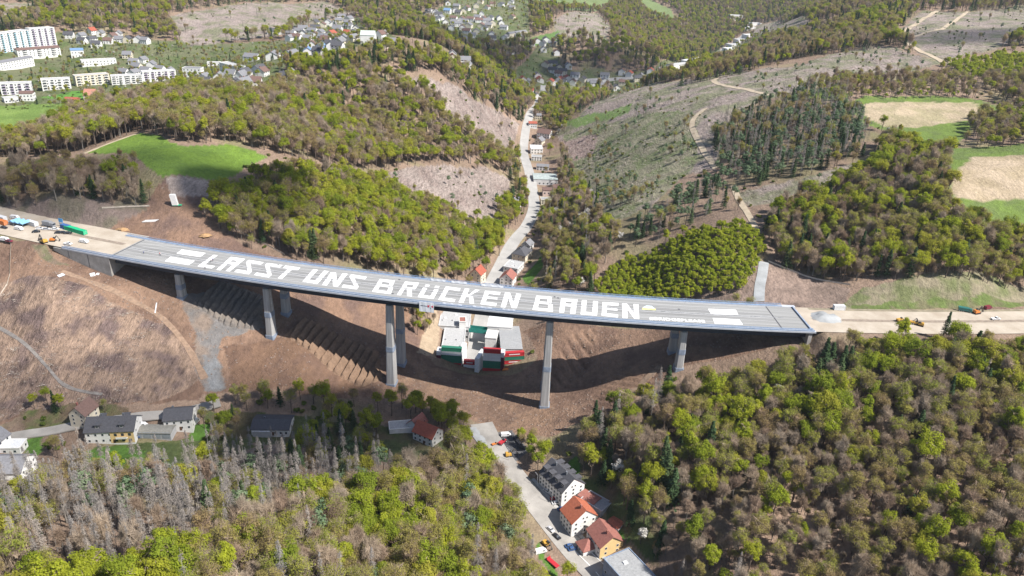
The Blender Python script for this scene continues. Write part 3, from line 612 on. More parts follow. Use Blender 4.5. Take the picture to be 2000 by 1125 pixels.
def bil(c, a, b): return tuple((c[0][i] * (1 - a) + c[1][i] * a) * (1 - b) + (c[3][i] * (1 - a) + c[2][i] * a) * b for i in (0, 1))
def flat(name, quads, m, h=.012, thick=.012, parent=None):     # quads in deck coordinates (x, t) -> thin slabs
    V = []; F = []
    for q in quads:
        k = len(V); n = len(q)
        V += [deck_pt(x, t, h) for x, t in q] + [deck_pt(x, t, h - thick) for x, t in q]
        F += [tuple(range(k, k + n)), tuple(range(k + n, k + 2 * n))[::-1]] + [(k + i, k + n + i, k + n + (i + 1) % n, k + (i + 1) % n) for i in range(n)]
    return vpart(name, V, F, m)
def cut_median(q):                               # split a deck quad where the median kerb runs
    out = []
    for lo, hi in ((2.4, 15.1), (15.9, 28.4)):
        P = list(q)
        for side, lim in ((1, lo), (-1, hi)):
            R = []
            for i in range(len(P)):
                a, b = P[i], P[(i + 1) % len(P)]; ia = side * (a[1] - lim) >= 0; ib = side * (b[1] - lim) >= 0
                if ia: R.append(a)
                if ia != ib:
                    s = (lim - a[1]) / (b[1] - a[1]); R.append((a[0] + s * (b[0] - a[0]), lim))
            P = R
            if len(P) < 3: break
        if len(P) >= 3: out.append(P)
    return out
for ch, *c in WORDS:
    cc = [on_deck(*p) for p in c]
    qs = []
    for s in GLY[ch]: qs += cut_median([bil(cc, a, b) for a, b in s])
    o = flat('painted_letter', qs, M_WHITE); o['label'] = 'white painted letter ' + ch
for c in ([(322,511),(369,516.5),(382,508),(333,502)], [(345,495.5),(391,501.5),(402,493.5),(355,487.3)], [(1392,621),(1447,634),(1451,634),(1395,621)], ):
    pass
M_GREYTXT = mat('faint_lettering', (.55,.62,.56), .8)
def panel(c, name='painted_panel', txt=True, m=M_WHITE):
    cc = [on_deck(*p) for p in c]; flat(name, [cc], m)
    if txt:
        q = [[bil(cc, a, b) for a, b in ((x0, y), (x1, y), (x1, y + .09), (x0, y + .09))] for y, xs_ in ((.55, (.18, .34, .37, .52, .56, .70, .72, .86)), (.3, (.3, .42, .45, .63, .67, .8))) for x0, x1 in zip(xs_[::2], xs_[1::2])]
        flat('panel_lettering', q, M_GREYTXT, h=.02, thick=.008)
panel([(322,510.5),(369,517.5),(380.5,509.5),(333,501.5)]); panel([(345,495.5),(391,502),(402,494.5),(355,487.5)])
panel([(1389,613.5),(1442,614.5),(1437,605),(1383,603)]); panel([(1396,632),(1451,634),(1444,624),(1392,621)])
# hashtag and the little car sign
def font_polys(txt):
    cu = bpy.data.curves.new('hashtag', 'FONT'); cu.body = txt; cu.size = 1.0; cu.offset = 0.03; cu.space_character = 1.08; cu.resolution_u = 2
    ob = bpy.data.objects.new('hashtag', cu); COL.objects.link(ob)
    dg = bpy.context.evaluated_depsgraph_get(); m = bpy.data.meshes.new_from_object(ob.evaluated_get(dg))
    v = np.array([tuple(q.co)[:2] for q in m.vertices]); f = [tuple(p.vertices) for p in m.polygons]
    bpy.data.objects.remove(ob); bpy.data.curves.remove(cu); bpy.data.meshes.remove(m)
    v = (v - v.min(0)) / (v.max(0) - v.min(0)); return v, f
v, f = font_polys('#BRIDGEPLEASE')
cc = [on_deck(*p) for p in ((1268.5,625),(1378,630.5),(1376,625),(1267.5,618.5))]
vpart('painted_hashtag', [deck_pt(*bil(cc, a, b), .012) for a, b in v], f, M_WHITE)
cc = [on_deck(*p) for p in ((1254,604.5),(1281,606),(1279,598),(1256,596))]
flat('painted_car_sign', [[bil(cc, a, b) for a, b in q] for q in ([(0,0),(1,0),(1,.42),(0,.42)],)], mat('sign_yellow', (.75,.72,.28), .8))
flat('painted_car_sign', [[bil(cc, a, b) for a, b in q] for q in ([(0,.43),(1,.43),(.86,.62),(.72,1),(.28,1),(.1,.62)],)], mat('sign_pale_blue', (.62,.74,.82), .8))
flat('painted_car_sign', [[bil(cc, a, b) for a, b in q] for q in ([(.3,.6),(.47,.6),(.47,.86),(.36,.86)], [(.53,.6),(.72,.6),(.66,.86),(.53,.86)])], mat('sign_grey', (.4,.42,.44), .8), h=.02, thick=.006)
# drains / manhole covers on the deck
for p in ((780,546),(767,573.5),(1083,580),(1090,582),(1326,604),(543,518)):
    x, t = on_deck(*p); flat('drain_cover', [[(x + .7 * math.cos(a), t + .7 * math.sin(a)) for a in np.linspace(0, 2 * math.pi, 9)[:-1]]], M_JOINT, h=.016)
# banners on the railings
def banner(x0, x1, t, z0, z1, m, label, deco=None):
    n = 8; root = deck_pt((x0 + x1) / 2, t, z0); V = []; F = []
    for i in range(n + 1):
        x = x0 + (x1 - x0) * i / n; w = .05 * math.sin(i * 1.9)
        for dt in (0, .05): V += [deck_pt(x, t - dt + w, z1) - root, deck_pt(x, t - dt - w, z0) - root]
    for i in range(n):
        a = i * 4; b = a + 4; F += [(a, a + 1, b + 1, b), (a + 2, b + 2, b + 3, a + 3), (a, b, b + 2, a + 2), (a + 1, a + 3, b + 3, b + 1)]
    F += [(0, 2, 3, 1), (n * 4, n * 4 + 1, n * 4 + 3, n * 4 + 2)]
    e = empty('banner', root, 0, label, 'banner'); add('cloth', mesh('cloth', V, F, m), e)
    for q, mm in (deco or []):
        P = [deck_pt(x0 + (x1 - x0) * a, t - .12, z0 + (z1 - z0) * b) - root for a, b in q]
        Pb = [deck_pt(x0 + (x1 - x0) * a, t - .09, z0 + (z1 - z0) * b) - root for a, b in q]; n2 = len(P)
        add('emblem', mesh('emblem', P + Pb, [tuple(range(n2)), tuple(range(n2, 2 * n2))[::-1]] + [(i, n2 + i, n2 + (i + 1) % n2, (i + 1) % n2) for i in range(n2)], mm), e)
bx = on_deck(821.5, 588)[0], on_deck(850, 591)[0]
M_RED = mat('emblem_red', (.62,.05,.09), .7, .05); M_DK = mat('emblem_grey', (.12,.13,.16), .7, .05)
M_CLOTH = mat('banner_white', (.72,.74,.78), .8, .04)
banner(bx[0], bx[1], -.45, -4.4, 1.2, M_CLOTH, 'white company banner with red emblem hung over the near parapet', [
 ([(.57,.52),(.70,.52),(.66,.60),(.74,.72),(.57,.72)], M_RED), ([(.80,.62),(.95,.48),(.95,.74)], M_RED), ([(.74,.42),(.82,.40),(.78,.50)], M_DK), ([(.10,.60),(.30,.59),(.30,.65),(.10,.66)], M_DK), ([(.32,.59),(.53,.58),(.53,.64),(.32,.65)], M_DK)])
for a, b, lab in ((864, 902, 'white sheet along the near parapet below the letter C'), (925, 962, 'white sheet along the near parapet below the letter E'), (984, 1008, 'white sheet along the near parapet below the letter N of the third word')):
    banner(on_deck(a, 595)[0], on_deck(b, 600)[0], 1.7, .25, 1.15, M_CLOTH, lab)
for a, b, lab in ((842, 868, 'short white sheet on the far parapet behind the letter Ü'), (884, 912, 'white sheet on the far parapet left of the valley road'), (944, 985, 'white sheet on the far parapet in front of the valley road')):
    banner(on_deck(a, 548)[0], on_deck(b, 556)[0], 28.5, .25, 1.6, M_CLOTH, lab)

# ---------------------------------------------------------------- buildings
KEEP = []            # (x, y, radius) kept free of trees
M_GLASS = mat('window_glass', (.035,.045,.06), .25, .2, .5, spec=.6)
M_FRAME = mat('window_frame', (.62,.62,.60), .7, .05)
WALLS = {n: mat('wall_' + n, c, .85, .07, .5) for n, c in dict(white=(.74,.73,.71), cream=(.66,.60,.48), yellow=(.72,.52,.25), grey=(.45,.45,.46), pink=(.62,.5,.45), brick=(.35,.17,.12), pale=(.60,.60,.60), dark=(.14,.15,.17)).items()}
ROOFS = {n: mat('roof_' + n, c, .8, .14, 1.2) for n, c in dict(slate=(.085,.085,.095), grey=(.20,.20,.215), brown=(.16,.10,.085), red=(.34,.095,.06), orange=(.40,.125,.07), rust=(.30,.125,.10), felt=(.31,.315,.32), white=(.66,.67,.68), blue=(.15,.25,.40), teal=(.46,.52,.47), salmon=(.40,.19,.14), pale=(.42,.42,.42), olive=(.26,.25,.22)).items()}
_wm = {}
def win_mesh(w, h, fine=True):
    k = (round(w, 2), round(h, 2), fine)
    if k not in _wm:
        mb = MB()
        if fine:
            f = .1
            mb.box(-w / 2, -w / 2 + f, -.07, .05, 0, h, 1); mb.box(w / 2 - f, w / 2, -.07, .05, 0, h, 1); mb.box(-w / 2 + f, w / 2 - f, -.07, .05, 0, f, 1); mb.box(-w / 2 + f, w / 2 - f, -.07, .05, h - f, h, 1)
            mb.box(-w / 2 + f, w / 2 - f, -.03, .05, f, h - f, 0)
        else: mb.box(-w / 2, w / 2, -.06, .05, 0, h, 0)
        _wm[k] = mb.mesh('window', [M_GLASS, M_FRAME])
    return _wm[k]
def win(parent, x, y, z, side, w=1.1, h=1.35, fine=True, name='window', m=None):
    rz = {'f': 0, 'b': math.pi, 'l': -math.pi / 2, 'r': math.pi / 2}[side]
    return add(name, m or win_mesh(w, h, fine), parent, (x, y, z), rz)
def rows(parent, L, Wd, eave, floors, nl, ng, w, h, fine, sides='fblr', z0=.9, attic=0, rise=0):
    fh = (eave - .2) / floors
    for k in range(floors):
        z = k * fh + z0 * min(1, fh / 2.7)
        for i in range(nl):
            x = -L / 2 + L * (i + .5) / nl
            if 'f' in sides: win(parent, x, -Wd / 2, z, 'f', w, h, fine)
            if 'b' in sides: win(parent, x, Wd / 2, z, 'b', w, h, fine)
        for i in range(ng):
            y = -Wd / 2 + Wd * (i + .5) / ng
            if 'r' in sides: win(parent, L / 2, y, z, 'r', w, h, fine)
            if 'l' in sides: win(parent, -L / 2, y, z, 'l', w, h, fine)
    for i in range(attic):
        y = (i - (attic - 1) / 2) * 1.9
        if 'r' in sides: win(parent, L / 2, y, eave + .5, 'r', w * .8, h * .85, fine)
        if 'l' in sides: win(parent, -L / 2, y, eave + .5, 'l', w * .8, h * .85, fine)
def gable(loc, L, Wd, eave, rise, rz, wall, roof, label, floors=2, nl=4, ng=2, fine=True, sides='fblr', hip=0.0, chimney=1, dormers=0, attic=1, cat='house', name='house', group=None, gable_wall=None, over=.5, door=True, base=2.5):
    e = empty(name, loc, rz, label, cat, group); KEEP.append((loc[0], loc[1], max(L, Wd) * .45 + 1.5))
    l, w = L / 2, Wd / 2; lh = l - hip
    mb = MB()
    if hip > 0:
        mb.box(-l, l, -w, w, -base, eave)
    else:
        mb.raw([(-l, -w, -base), (l, -w, -base), (l, w, -base), (-l, w, -base), (-l, -w, eave), (l, -w, eave), (l, w, eave), (-l, w, eave), (-l, 0, eave + rise), (l, 0, eave + rise)], [(0, 1, 5, 4), (2, 3, 7, 6)], 0)
        mb.raw([(-l, -w, -base), (l, -w, -base), (l, w, -base), (-l, w, -base), (-l, -w, eave), (l, -w, eave), (l, w, eave), (-l, w, eave), (-l, 0, eave + rise), (l, 0, eave + rise)], [(1, 2, 6, 9, 5), (3, 0, 4, 8, 7)], 1)
    mb.build('wall', [wall, gable_wall or wall], e)
    s = rise / w; o = over; th = .28; r = MB()
    lo = lh if hip else l + o
    zz = eave - o * s
    if hip:
        v = [(-l - o, -w - o, zz), (l + o, -w - o, zz), (l + o, w + o, zz), (-l - o, w + o, zz), (-lh, 0, eave + rise), (lh, 0, eave + rise)]
        v += [(a, b, c + th) for a, b, c in v]
        r.raw(v, [(6, 7, 11, 10), (8, 9, 10, 11), (7, 8, 11), (9, 6, 10), (0, 1, 7, 6), (1, 2, 8, 7), (2, 3, 9, 8), (3, 0, 6, 9), (0, 3, 2, 1)])
    else:
        for sg in (-1, 1):
            v = [(-lo, sg * (w + o), zz), (lo, sg * (w + o), zz), (lo, 0, eave + rise), (-lo, 0, eave + rise)]; v += [(a, b, c + th) for a, b, c in v]
            f = [(4, 5, 6, 7), (0, 3, 2, 1), (0, 1, 5, 4), (1, 2, 6, 5), (3, 0, 4, 7)]
            r.raw(v, f if sg < 0 else [q[::-1] for q in f])
    ro = r.build('roof', roof, e)
    for i in range(chimney):
        x = (-.22 + .45 * i) * L; m2 = MB(); m2.box(x - .45, x + .45, .5, 1.2, eave + rise * .5, eave + rise + 1.1); m2.build('chimney', ROOFS['rust'] if roof is not ROOFS['slate'] else WALLS['dark'], ro)
    for sg in (-1, 1):
        for i in range(dormers):
            x = -L / 2 + L * (i + .5) / dormers; yb = sg * w * .78; z = eave + rise * .2; m2 = MB()
            m2.box(x - 1.2, x + 1.2, min(yb, sg * .9), max(yb, sg * .9), z, z + rise * .42, 0); d = m2.build('dormer', roof, e)
            m3 = MB(); m3.box(x - 1.5, x + 1.5, min(yb + sg * .4, sg * .3), max(yb + sg * .4, sg * .3), z + rise * .42, z + rise * .42 + .3); m3.build('dormer_roof', roof, d)
            add('dormer_window', win_mesh(1.5, 1.0, fine), d, (x, yb, z + .35), 0 if sg < 0 else math.pi)
    rows(e, L, Wd, eave, floors, nl, ng, 1.15 if fine else 1.3, 1.35 if fine else 1.4, fine, sides, attic=attic if not hip else 0)
    if door:
        m2 = MB(); m2.box(-.55, .55, -.09, .05, 0, 2.1); m2.mesh; add('door', m2.mesh('door', mat('door_wood', (.14,.08,.05), .6)), e, (L * .08, -w, 0.0))
    return e
def block(loc, L, Wd, hgt, rz, wall, roof, label, floors=1, nl=0, ng=0, fine=True, sides='fblr', cat='building', name='building', group=None, parapet=.35, base=2.5, rooflights=0, gates=0, pitch=0.0, balc=None, vents=0):
    e = empty(name, loc, rz, label, cat, group); KEEP.append((loc[0], loc[1], max(L, Wd) * .47 + 1.5))
    l, w = L / 2, Wd / 2; mb = MB(); mb.box(-l, l, -w, w, -base, hgt); mb.build('wall', wall, e)
    r = MB()
    if pitch:
        for sg in (-1, 1):
            v = [(-l - .3, sg * (w + .3), hgt), (l + .3, sg * (w + .3), hgt), (l + .3, 0, hgt + pitch), (-l - .3, 0, hgt + pitch)]; v += [(a, b, c + .3) for a, b, c in v]
            f = [(4, 5, 6, 7), (0, 3, 2, 1), (0, 1, 5, 4), (1, 2, 6, 5), (3, 0, 4, 7)]; r.raw(v, f if sg < 0 else [q[::-1] for q in f])
        for s in (-1, 1): r.raw([(s * l, -w, hgt - .01), (s * l, w, hgt - .01), (s * l, 0, hgt + pitch - .01)], [(0, 1, 2)])
    else: r.box(-l - .15, l + .15, -w - .15, w + .15, hgt + .005, hgt + .2)
    ro = r.build('roof', roof, e)
    if not pitch and parapet:
        p = MB()
        for a in ((-l - .2, l + .2, -w - .2, -w + .15), (-l - .2, l + .2, w - .15, w + .2), (-l - .2, -l + .15, -w + .15, w - .15), (l - .15, l + .2, -w + .15, w - .15)): p.box(*a, hgt - .1, hgt + .2 + parapet)
        p.build('parapet', wall, e)
    for i in range(rooflights):
        x = -l + L * (i + .5) / rooflights; m2 = MB(); m2.box(x - .9, x + .9, -1.1 + (i % 2) * w * .5, 1.1 + (i % 2) * w * .5, hgt + .2, hgt + .75, 0, .2, .2); m2.build('rooflight', WALLS['pale'], ro)
    for i in range(vents):
        x = -l + L * (i + .3) / vents; m2 = MB(); m2.tube((x, -w * .3, hgt + .1), (x, -w * .3, hgt + 1.3), .5, .4, 8); m2.build('vent', WALLS['grey'], ro)
    if floors and (nl or ng): rows(e, L, Wd, hgt, floors, nl, ng, 1.4, 1.4, fine, sides)
    for i in range(gates):
        x = -l + L * (i + .5) / gates; m2 = MB(); m2.box(-1.9, 1.9, -.1, .05, 0, 3.4); add('gate', m2.mesh('gate', mat('gate_steel', (.30,.33,.36), .6)), e, (x, -w, 0))
    if balc:                                    # rows of balconies on the front
        n, dep, bm = balc; fh = hgt / floors
        for k in range(floors):
            for i in range(n):
                x = -l + L * (i + .5) / n; m2 = MB(); bw = min(3.4, L / n * .6)
                m2.box(-bw / 2, bw / 2, -dep, 0, 0, .15); m2.box(-bw / 2, bw / 2, -dep, -dep + .12, .15, 1.1)
                add('balcony', _bal(bw, dep, bm), e, (x, -w, k * fh + .3))
    return e
_bm = {}
def _bal(bw, dep, bm):
    k = (round(bw, 2), dep, bm.name)
    if k not in _bm:
        m2 = MB(); m2.box(-bw / 2, bw / 2, -dep, 0, 0, .15); m2.box(-bw / 2, bw / 2, -dep, -dep + .12, .15, 1.1); m2.box(-bw / 2 + .3, bw / 2 - .3, -.05, .04, .2, 2.2, 1); _bm[k] = m2.mesh('balcony', [bm, M_GLASS])
    return _bm[k]
def foot(A, B, C, z=None):                      # footprint from three ground corners; A-C is the long (ridge) side
    a, b, c = (np.array(G(*p)) if z is None else at_z(*p, z) for p in (A, B, C))
    d = (c - a)[:2]; L = np.hypot(*d); d /= L; n = np.array([-d[1], d[0]]); wv = float(np.dot((b - a)[:2], n)); Wd = abs(wv)
    ctr = a[:2] + d * L / 2 + n * wv / 2; ang = math.atan2(d[1], d[0])
    return ctr, L, Wd, ang
def hfoot(A, B, C, **k):
    ctr, L, Wd, ang = foot(A, B, C)
    return (ctr[0], ctr[1], ground(*ctr)), L, Wd, ang
# --- houses by the dusty road
l, L, Wd, a = hfoot((1104,987), (1137,972), (1061,941))
gable(l, L, 13.5, 6.6, 5.6, a, WALLS['white'], ROOFS['slate'], 'long white three-storey house with dark slate roof and dormers beside the road', 3, 8, 3, dormers=4, attic=2, chimney=2, over=.4)
l, L, Wd, a = hfoot((1121.7,1048.8), (1156,1030), (1100,1019))
gable(l, L, 13.5, 7.6, 5.4, a, WALLS['white'], ROOFS['orange'], 'white house with bright orange roof between the slate-roofed and brown-roofed houses', 3, 4, 3, attic=2, over=.4)
l, L, Wd, a = hfoot((1179,1088), (1209,1075), (1153,1054))
gable(l, L, 11.5, 5.6, 4.2, a, WALLS['white'], ROOFS['rust'], 'house with reddish-brown roof and yellow gable at the bottom of the street', 2, 4, 2, gable_wall=WALLS['yellow'], attic=0)
l, L, Wd, a = hfoot((1145.6,1085), (1160,1077), (1131.5,1067))
gable(l, L, 7.5, 2.9, 2.6, a, WALLS['white'], ROOFS['rust'], 'small white annexe with hipped brown roof and garage openings', 1, 3, 0, hip=3.0, chimney=0, door=False, name='annexe', cat='annexe')
p0, p1_, p2_ = (at_z(*q, 13.0) for q in ((1181.6,1094.5), (1228,1071.6), (1274,1120)))
d = (p2_ - p1_)[:2]; L = np.hypot(*d); d /= L; Wd = abs(np.dot((p0 - p1_)[:2], np.array([-d[1], d[0]]))); n_ = np.array([-d[1], d[0]]) * np.sign(np.dot((p0 - p1_)[:2], np.array([-d[1], d[0]])))
c = p1_[:2] + d * (L + 8) / 2 + n_ * Wd / 2
block((c[0], c[1], 6.0), L + 8, Wd, 7.0, math.atan2(d[1], d[0]), mat('wall_bluegrey', (.22,.28,.38), .7), ROOFS['felt'], 'flat-roofed blue-grey hall at the lower edge beside the brown-roofed house', 1, 6, 0, rooflights=2, name='hall', cat='hall')
for p, L_, W_, h_, r_, wl, rf, lab in (((1202,1030), 6, 5, 2.6, 'orange', 'white', .6, 'small garden shed with orange roof behind the yellow-gabled house'), ((1163,990), 12, 8, 3.2, 'felt', 'grey', 0, 'flat grey garage between the slate and orange roofs'), ((1150,983), 9, 6, 3.6, 'rust', 'grey', .5, 'low brown-roofed outbuilding behind the orange roof')):
    g = G(*p); block(g, L_, W_, h_, -.7, WALLS[wl], ROOFS[r_], lab, 0, pitch=rf, name='outbuilding', cat='outbuilding')
# --- houses along the lane on the left
g = G(168, 822); gable(g, 9.5, 9, 6.6, 4.0, math.radians(80), WALLS['cream'], ROOFS['brown'], 'small pale yellow house with brown roof standing alone by the cleared slope', 3, 2, 2, attic=1)
g = G(226, 850); e2 = gable(g, 22, 12.5, 6.6, 4.4, math.radians(8), WALLS['white'], ROOFS['slate'], 'double house with dark roof, half white half yellow front, below the lane', 2, 7, 2, dormers=2, chimney=2)
mb = MB(); mb.box(.2, 10.9, -6.33, -6.245, 0, 6.3)
for i in range(3):
    for z in (.8, 3.9): mb.box(2 + i * 3.2, 3.3 + i * 3.2, -6.40, -6.335, z, z + 1.4, 1)
mb.build('yellow_front', [WALLS['yellow'], M_GLASS], e2)
mb = MB(); mb.box(3, 8, -7.6, -6.35, 2.9, 3.05); mb.box(3, 8, -7.6, -7.5, 3.05, 4.0); mb.build('balcony', WALLS['white'], e2)
g = G(354, 828); gable(g, 13, 11.5, 6.2, 3.0, math.radians(12), WALLS['white'], ROOFS['slate'], 'white house with black roof beside the lane and the white camper', 2, 4, 3, chimney=1)
g = G(303, 848); block(g, 18, 7, 2.8, math.radians(3), WALLS['grey'], ROOFS['olive'], 'long low garage with grey-green roof between two dark-roofed houses', 0, gates=4, name='garage', cat='garage', pitch=.7)
g = G(534, 836); gable(g, 18.5, 12.5, 3.6, 1.8, math.radians(3), WALLS['white'], ROOFS['slate'], 'wide bungalow with low dark roof above the dead spruces', 1, 7, 3, chimney=1, attic=0)
g = G(514, 848); block(g, 9, 4.5, 3.0, math.radians(3), WALLS['grey'], ROOFS['white'], 'white flat porch roof in front of the wide dark bungalow', 0, name='porch', cat='porch', parapet=0)
g = G(836, 857); gable(g, 12, 9.5, 5.2, 4.0, math.radians(-30), WALLS['white'], ROOFS['red'], 'white house with red roof among trees left of the road head', 2, 4, 2, chimney=1)
g = G(815, 838); gable(g, 8, 7, 4.6, 3.4, math.radians(60), WALLS['white'], ROOFS['rust'], 'smaller reddish wing standing against the red-roofed house', 1, 3, 2, chimney=0, attic=0)
g = G(785, 838); block(g, 13, 7, 2.6, math.radians(12), WALLS['white'], ROOFS['pale'], 'low pale terrace building left of the red-roofed house', 0, name='outbuilding', cat='outbuilding')
g = G(20, 925); gable(g, 17, 13, 5.6, 4.0, math.radians(5), WALLS['white'], ROOFS['grey'], 'white house with grey roof at the left edge below the lane', 2, 4, 3)
g = G(28, 878); block(g, 9, 7, 3.2, math.radians(6), WALLS['white'], ROOFS['white'], 'small white garden house with flat pale roof near the left edge', 1, 2, 2, name='garden_house', cat='garden house')
g = G(-5, 872); gable(g, 8, 9, 5.2, 3, math.radians(80), WALLS['white'], ROOFS['grey'], 'white house cut off by the left edge beside the lane', 2, 2, 2)
# --- houses and works along the road behind the viaduct
g = G(933, 548); gable(g, 10, 9, 6.8, 4.2, math.radians(70), WALLS['cream'], ROOFS['red'], 'cream house with red roof just behind the far parapet left of the road', 3, 3, 2)
g = G(992, 556); gable(g, 11, 10, 7.5, 4.0, math.radians(75), WALLS['white'], ROOFS['rust'], 'white house with brownish-red roof right of the road behind the parapet', 3, 3, 3)
g = G(1003, 530); block(g, 15, 12, 6.0, math.radians(70), WALLS['pale'], ROOFS['pale'], 'pale flat-roofed workshop on the right of the valley road', 2, 4, 3, rooflights=2, vents=1)
g = G(1019, 506); gable(g, 15, 12, 6.6, 3.8, math.radians(68), WALLS['cream'], ROOFS['slate'], 'cream villa with dark hipped roof right of the valley road', 2, 4, 3, hip=4)
g = G(1030, 487); gable(g, 9, 8, 5.5, 3, math.radians(68), WALLS['pale'], ROOFS['grey'], 'small grey-roofed house at the end of the roadside row', 2, 2, 2)
g = G(1064, 354); block(g, 26, 22, 6.0, math.radians(3), WALLS['pale'], mat('roof_greygreen', (.36,.41,.40), .8), 'large works hall with pale greenish roof beside the far valley road', 1, 6, 4, fine=False, pitch=1.4, rooflights=0, vents=2, name='hall', cat='hall')
g = G(1078, 378); block(g, 20, 11, 4.5, math.radians(3), WALLS['pink'], ROOFS['brown'], 'low brown-roofed building in front of the greenish works hall', 1, 5, 2, fine=False, pitch=1.2)
g = G(1047, 296); block(g, 15, 18, 6.5, math.radians(4), WALLS['white'], ROOFS['white'], 'white flat-roofed building beside the far valley road', 2, 4, 4, fine=False)
g = G(1064, 268); gable(g, 18, 12, 6.5, 4.5, math.radians(-25), WALLS['white'], ROOFS['brown'], 'large brown-roofed house beyond the white flat-roofed building', 2, 5, 3, fine=False)
g = G(1054, 282); gable(g, 11, 10, 6, 4, math.radians(65), WALLS['cream'], ROOFS['grey'], 'house with grey roof between the white building and the brown roof', 2, 3, 2, fine=False)
g = G(1009, 402); gable(g, 9, 8, 5, 3.5, math.radians(50), WALLS['white'], ROOFS['grey'], 'pale house half hidden by trees left of the valley road', 2, 2, 2, fine=False)
for px, py, L_, W_, h_, wl, rf, lab in ((1048,312,12,9,5,'white','felt','flat white workshop between the white building and the greenish hall'),(1060,330,14,8,4.5,'pale','grey','low grey shed behind the greenish hall'),(1068,398,13,9,4.5,'cream','felt','flat cream building at the bend of the valley road'),(1090,372,10,8,4,'pale','brown','small brown-roofed shed right of the greenish hall'),(1040,250,11,9,5.5,'white','red','red-roofed building left of the brown-roofed house'),(1050,232,10,9,5.5,'cream','grey','grey-roofed building up the valley road')):
    g = G(px, py); block(g, L_, W_, h_, math.radians(random.uniform(-10, 15)), WALLS[wl], ROOFS[rf], lab, 2, 4, 2, fine=False, sides='fr', pitch=0 if rf == 'felt' else 2.2)
# --- works under the viaduct
def roofblock(pts, z, hgt, wall, roof, label, **k):
    P = [at_z(*q, z) for q in pts]; ctr = sum(P) / 4
    d = ((P[1] - P[0]) + (P[2] - P[3]))[:2] / 2; L = np.hypot(*d); e2 = ((P[3] - P[0]) + (P[2] - P[1]))[:2] / 2
    Wd = abs(d[0] * e2[1] - d[1] * e2[0]) / L
    return block((ctr[0], ctr[1], z - hgt), L, Wd, hgt, math.atan2(d[1], d[0]), wall, roof, label, **k)
roofblock([(862,607),(921,611),(915,638),(858,637)], 14, 9, WALLS['pale'], ROOFS['pale'], 'grey flat-roofed works building left of the road under the viaduct', floors=2, nl=8, ng=5, fine=False, rooflights=3, vents=3)
roofblock([(870,642),(914,643),(900,678),(862,676)], 13, 8, WALLS['pale'], ROOFS['pale'], 'grey flat-roofed works building just behind the left container stack', floors=2, nl=6, ng=5, fine=False, vents=2)
roofblock([(898,620),(910,620),(909,629),(896,629)], 18, 6, WALLS['white'], ROOFS['rust'], 'white stair tower rising from the grey works roof', cat='tower', name='stair_tower')
roofblock([(957,616),(1003,620),(999,640),(952,638)], 15, 10, WALLS['white'], ROOFS['white'], 'bright white flat-roofed hall right of the road under the viaduct', floors=2, nl=5, ng=4, fine=False)
roofblock([(951,645),(973,647),(970,662),(949,660)], 14, 9, WALLS['white'], ROOFS['white'], 'white box-shaped building between the road and the grey hall')
roofblock([(981,637),(1017,639),(1016,681),(972,683)], 13, 8, WALLS['pale'], ROOFS['felt'], 'long grey-roofed hall behind the right-hand container stack', floors=1, nl=0, ng=6, fine=False, pitch=.9)
# green netting gantry over the road
pa, pb = at_z(917, 642, 12), at_z(953, 646, 12); e = empty('gantry', ((pa + pb) / 2)[:2].tolist() + [5.0], math.atan2(pb[1] - pa[1], pb[0] - pa[0]), 'teal netted gantry spanning the road between the works buildings', 'gantry')
Lg = float(np.hypot(*(pb - pa)[:2])); M_NET = mat('teal_netting', (.03,.24,.20), .8, .15, 1.5)
m2 = MB(); m2.box(-Lg / 2, Lg / 2, -2.2, 2.2, 5.6, 5.9); m2.box(-Lg / 2, Lg / 2, -2.3, -2.15, 5.95, 8.6); m2.box(-Lg / 2, Lg / 2, 2.15, 2.3, 5.95, 8.6); m2.build('netting', M_NET, e)
for sx in (-1, 1):
    for sy in (-1, 1): m2 = MB(); m2.tube((sx * Lg / 2.05, sy * 2, -1), (sx * Lg / 2.05, sy * 2, 5.6), .18); m2.build('leg', WALLS['grey'], e)
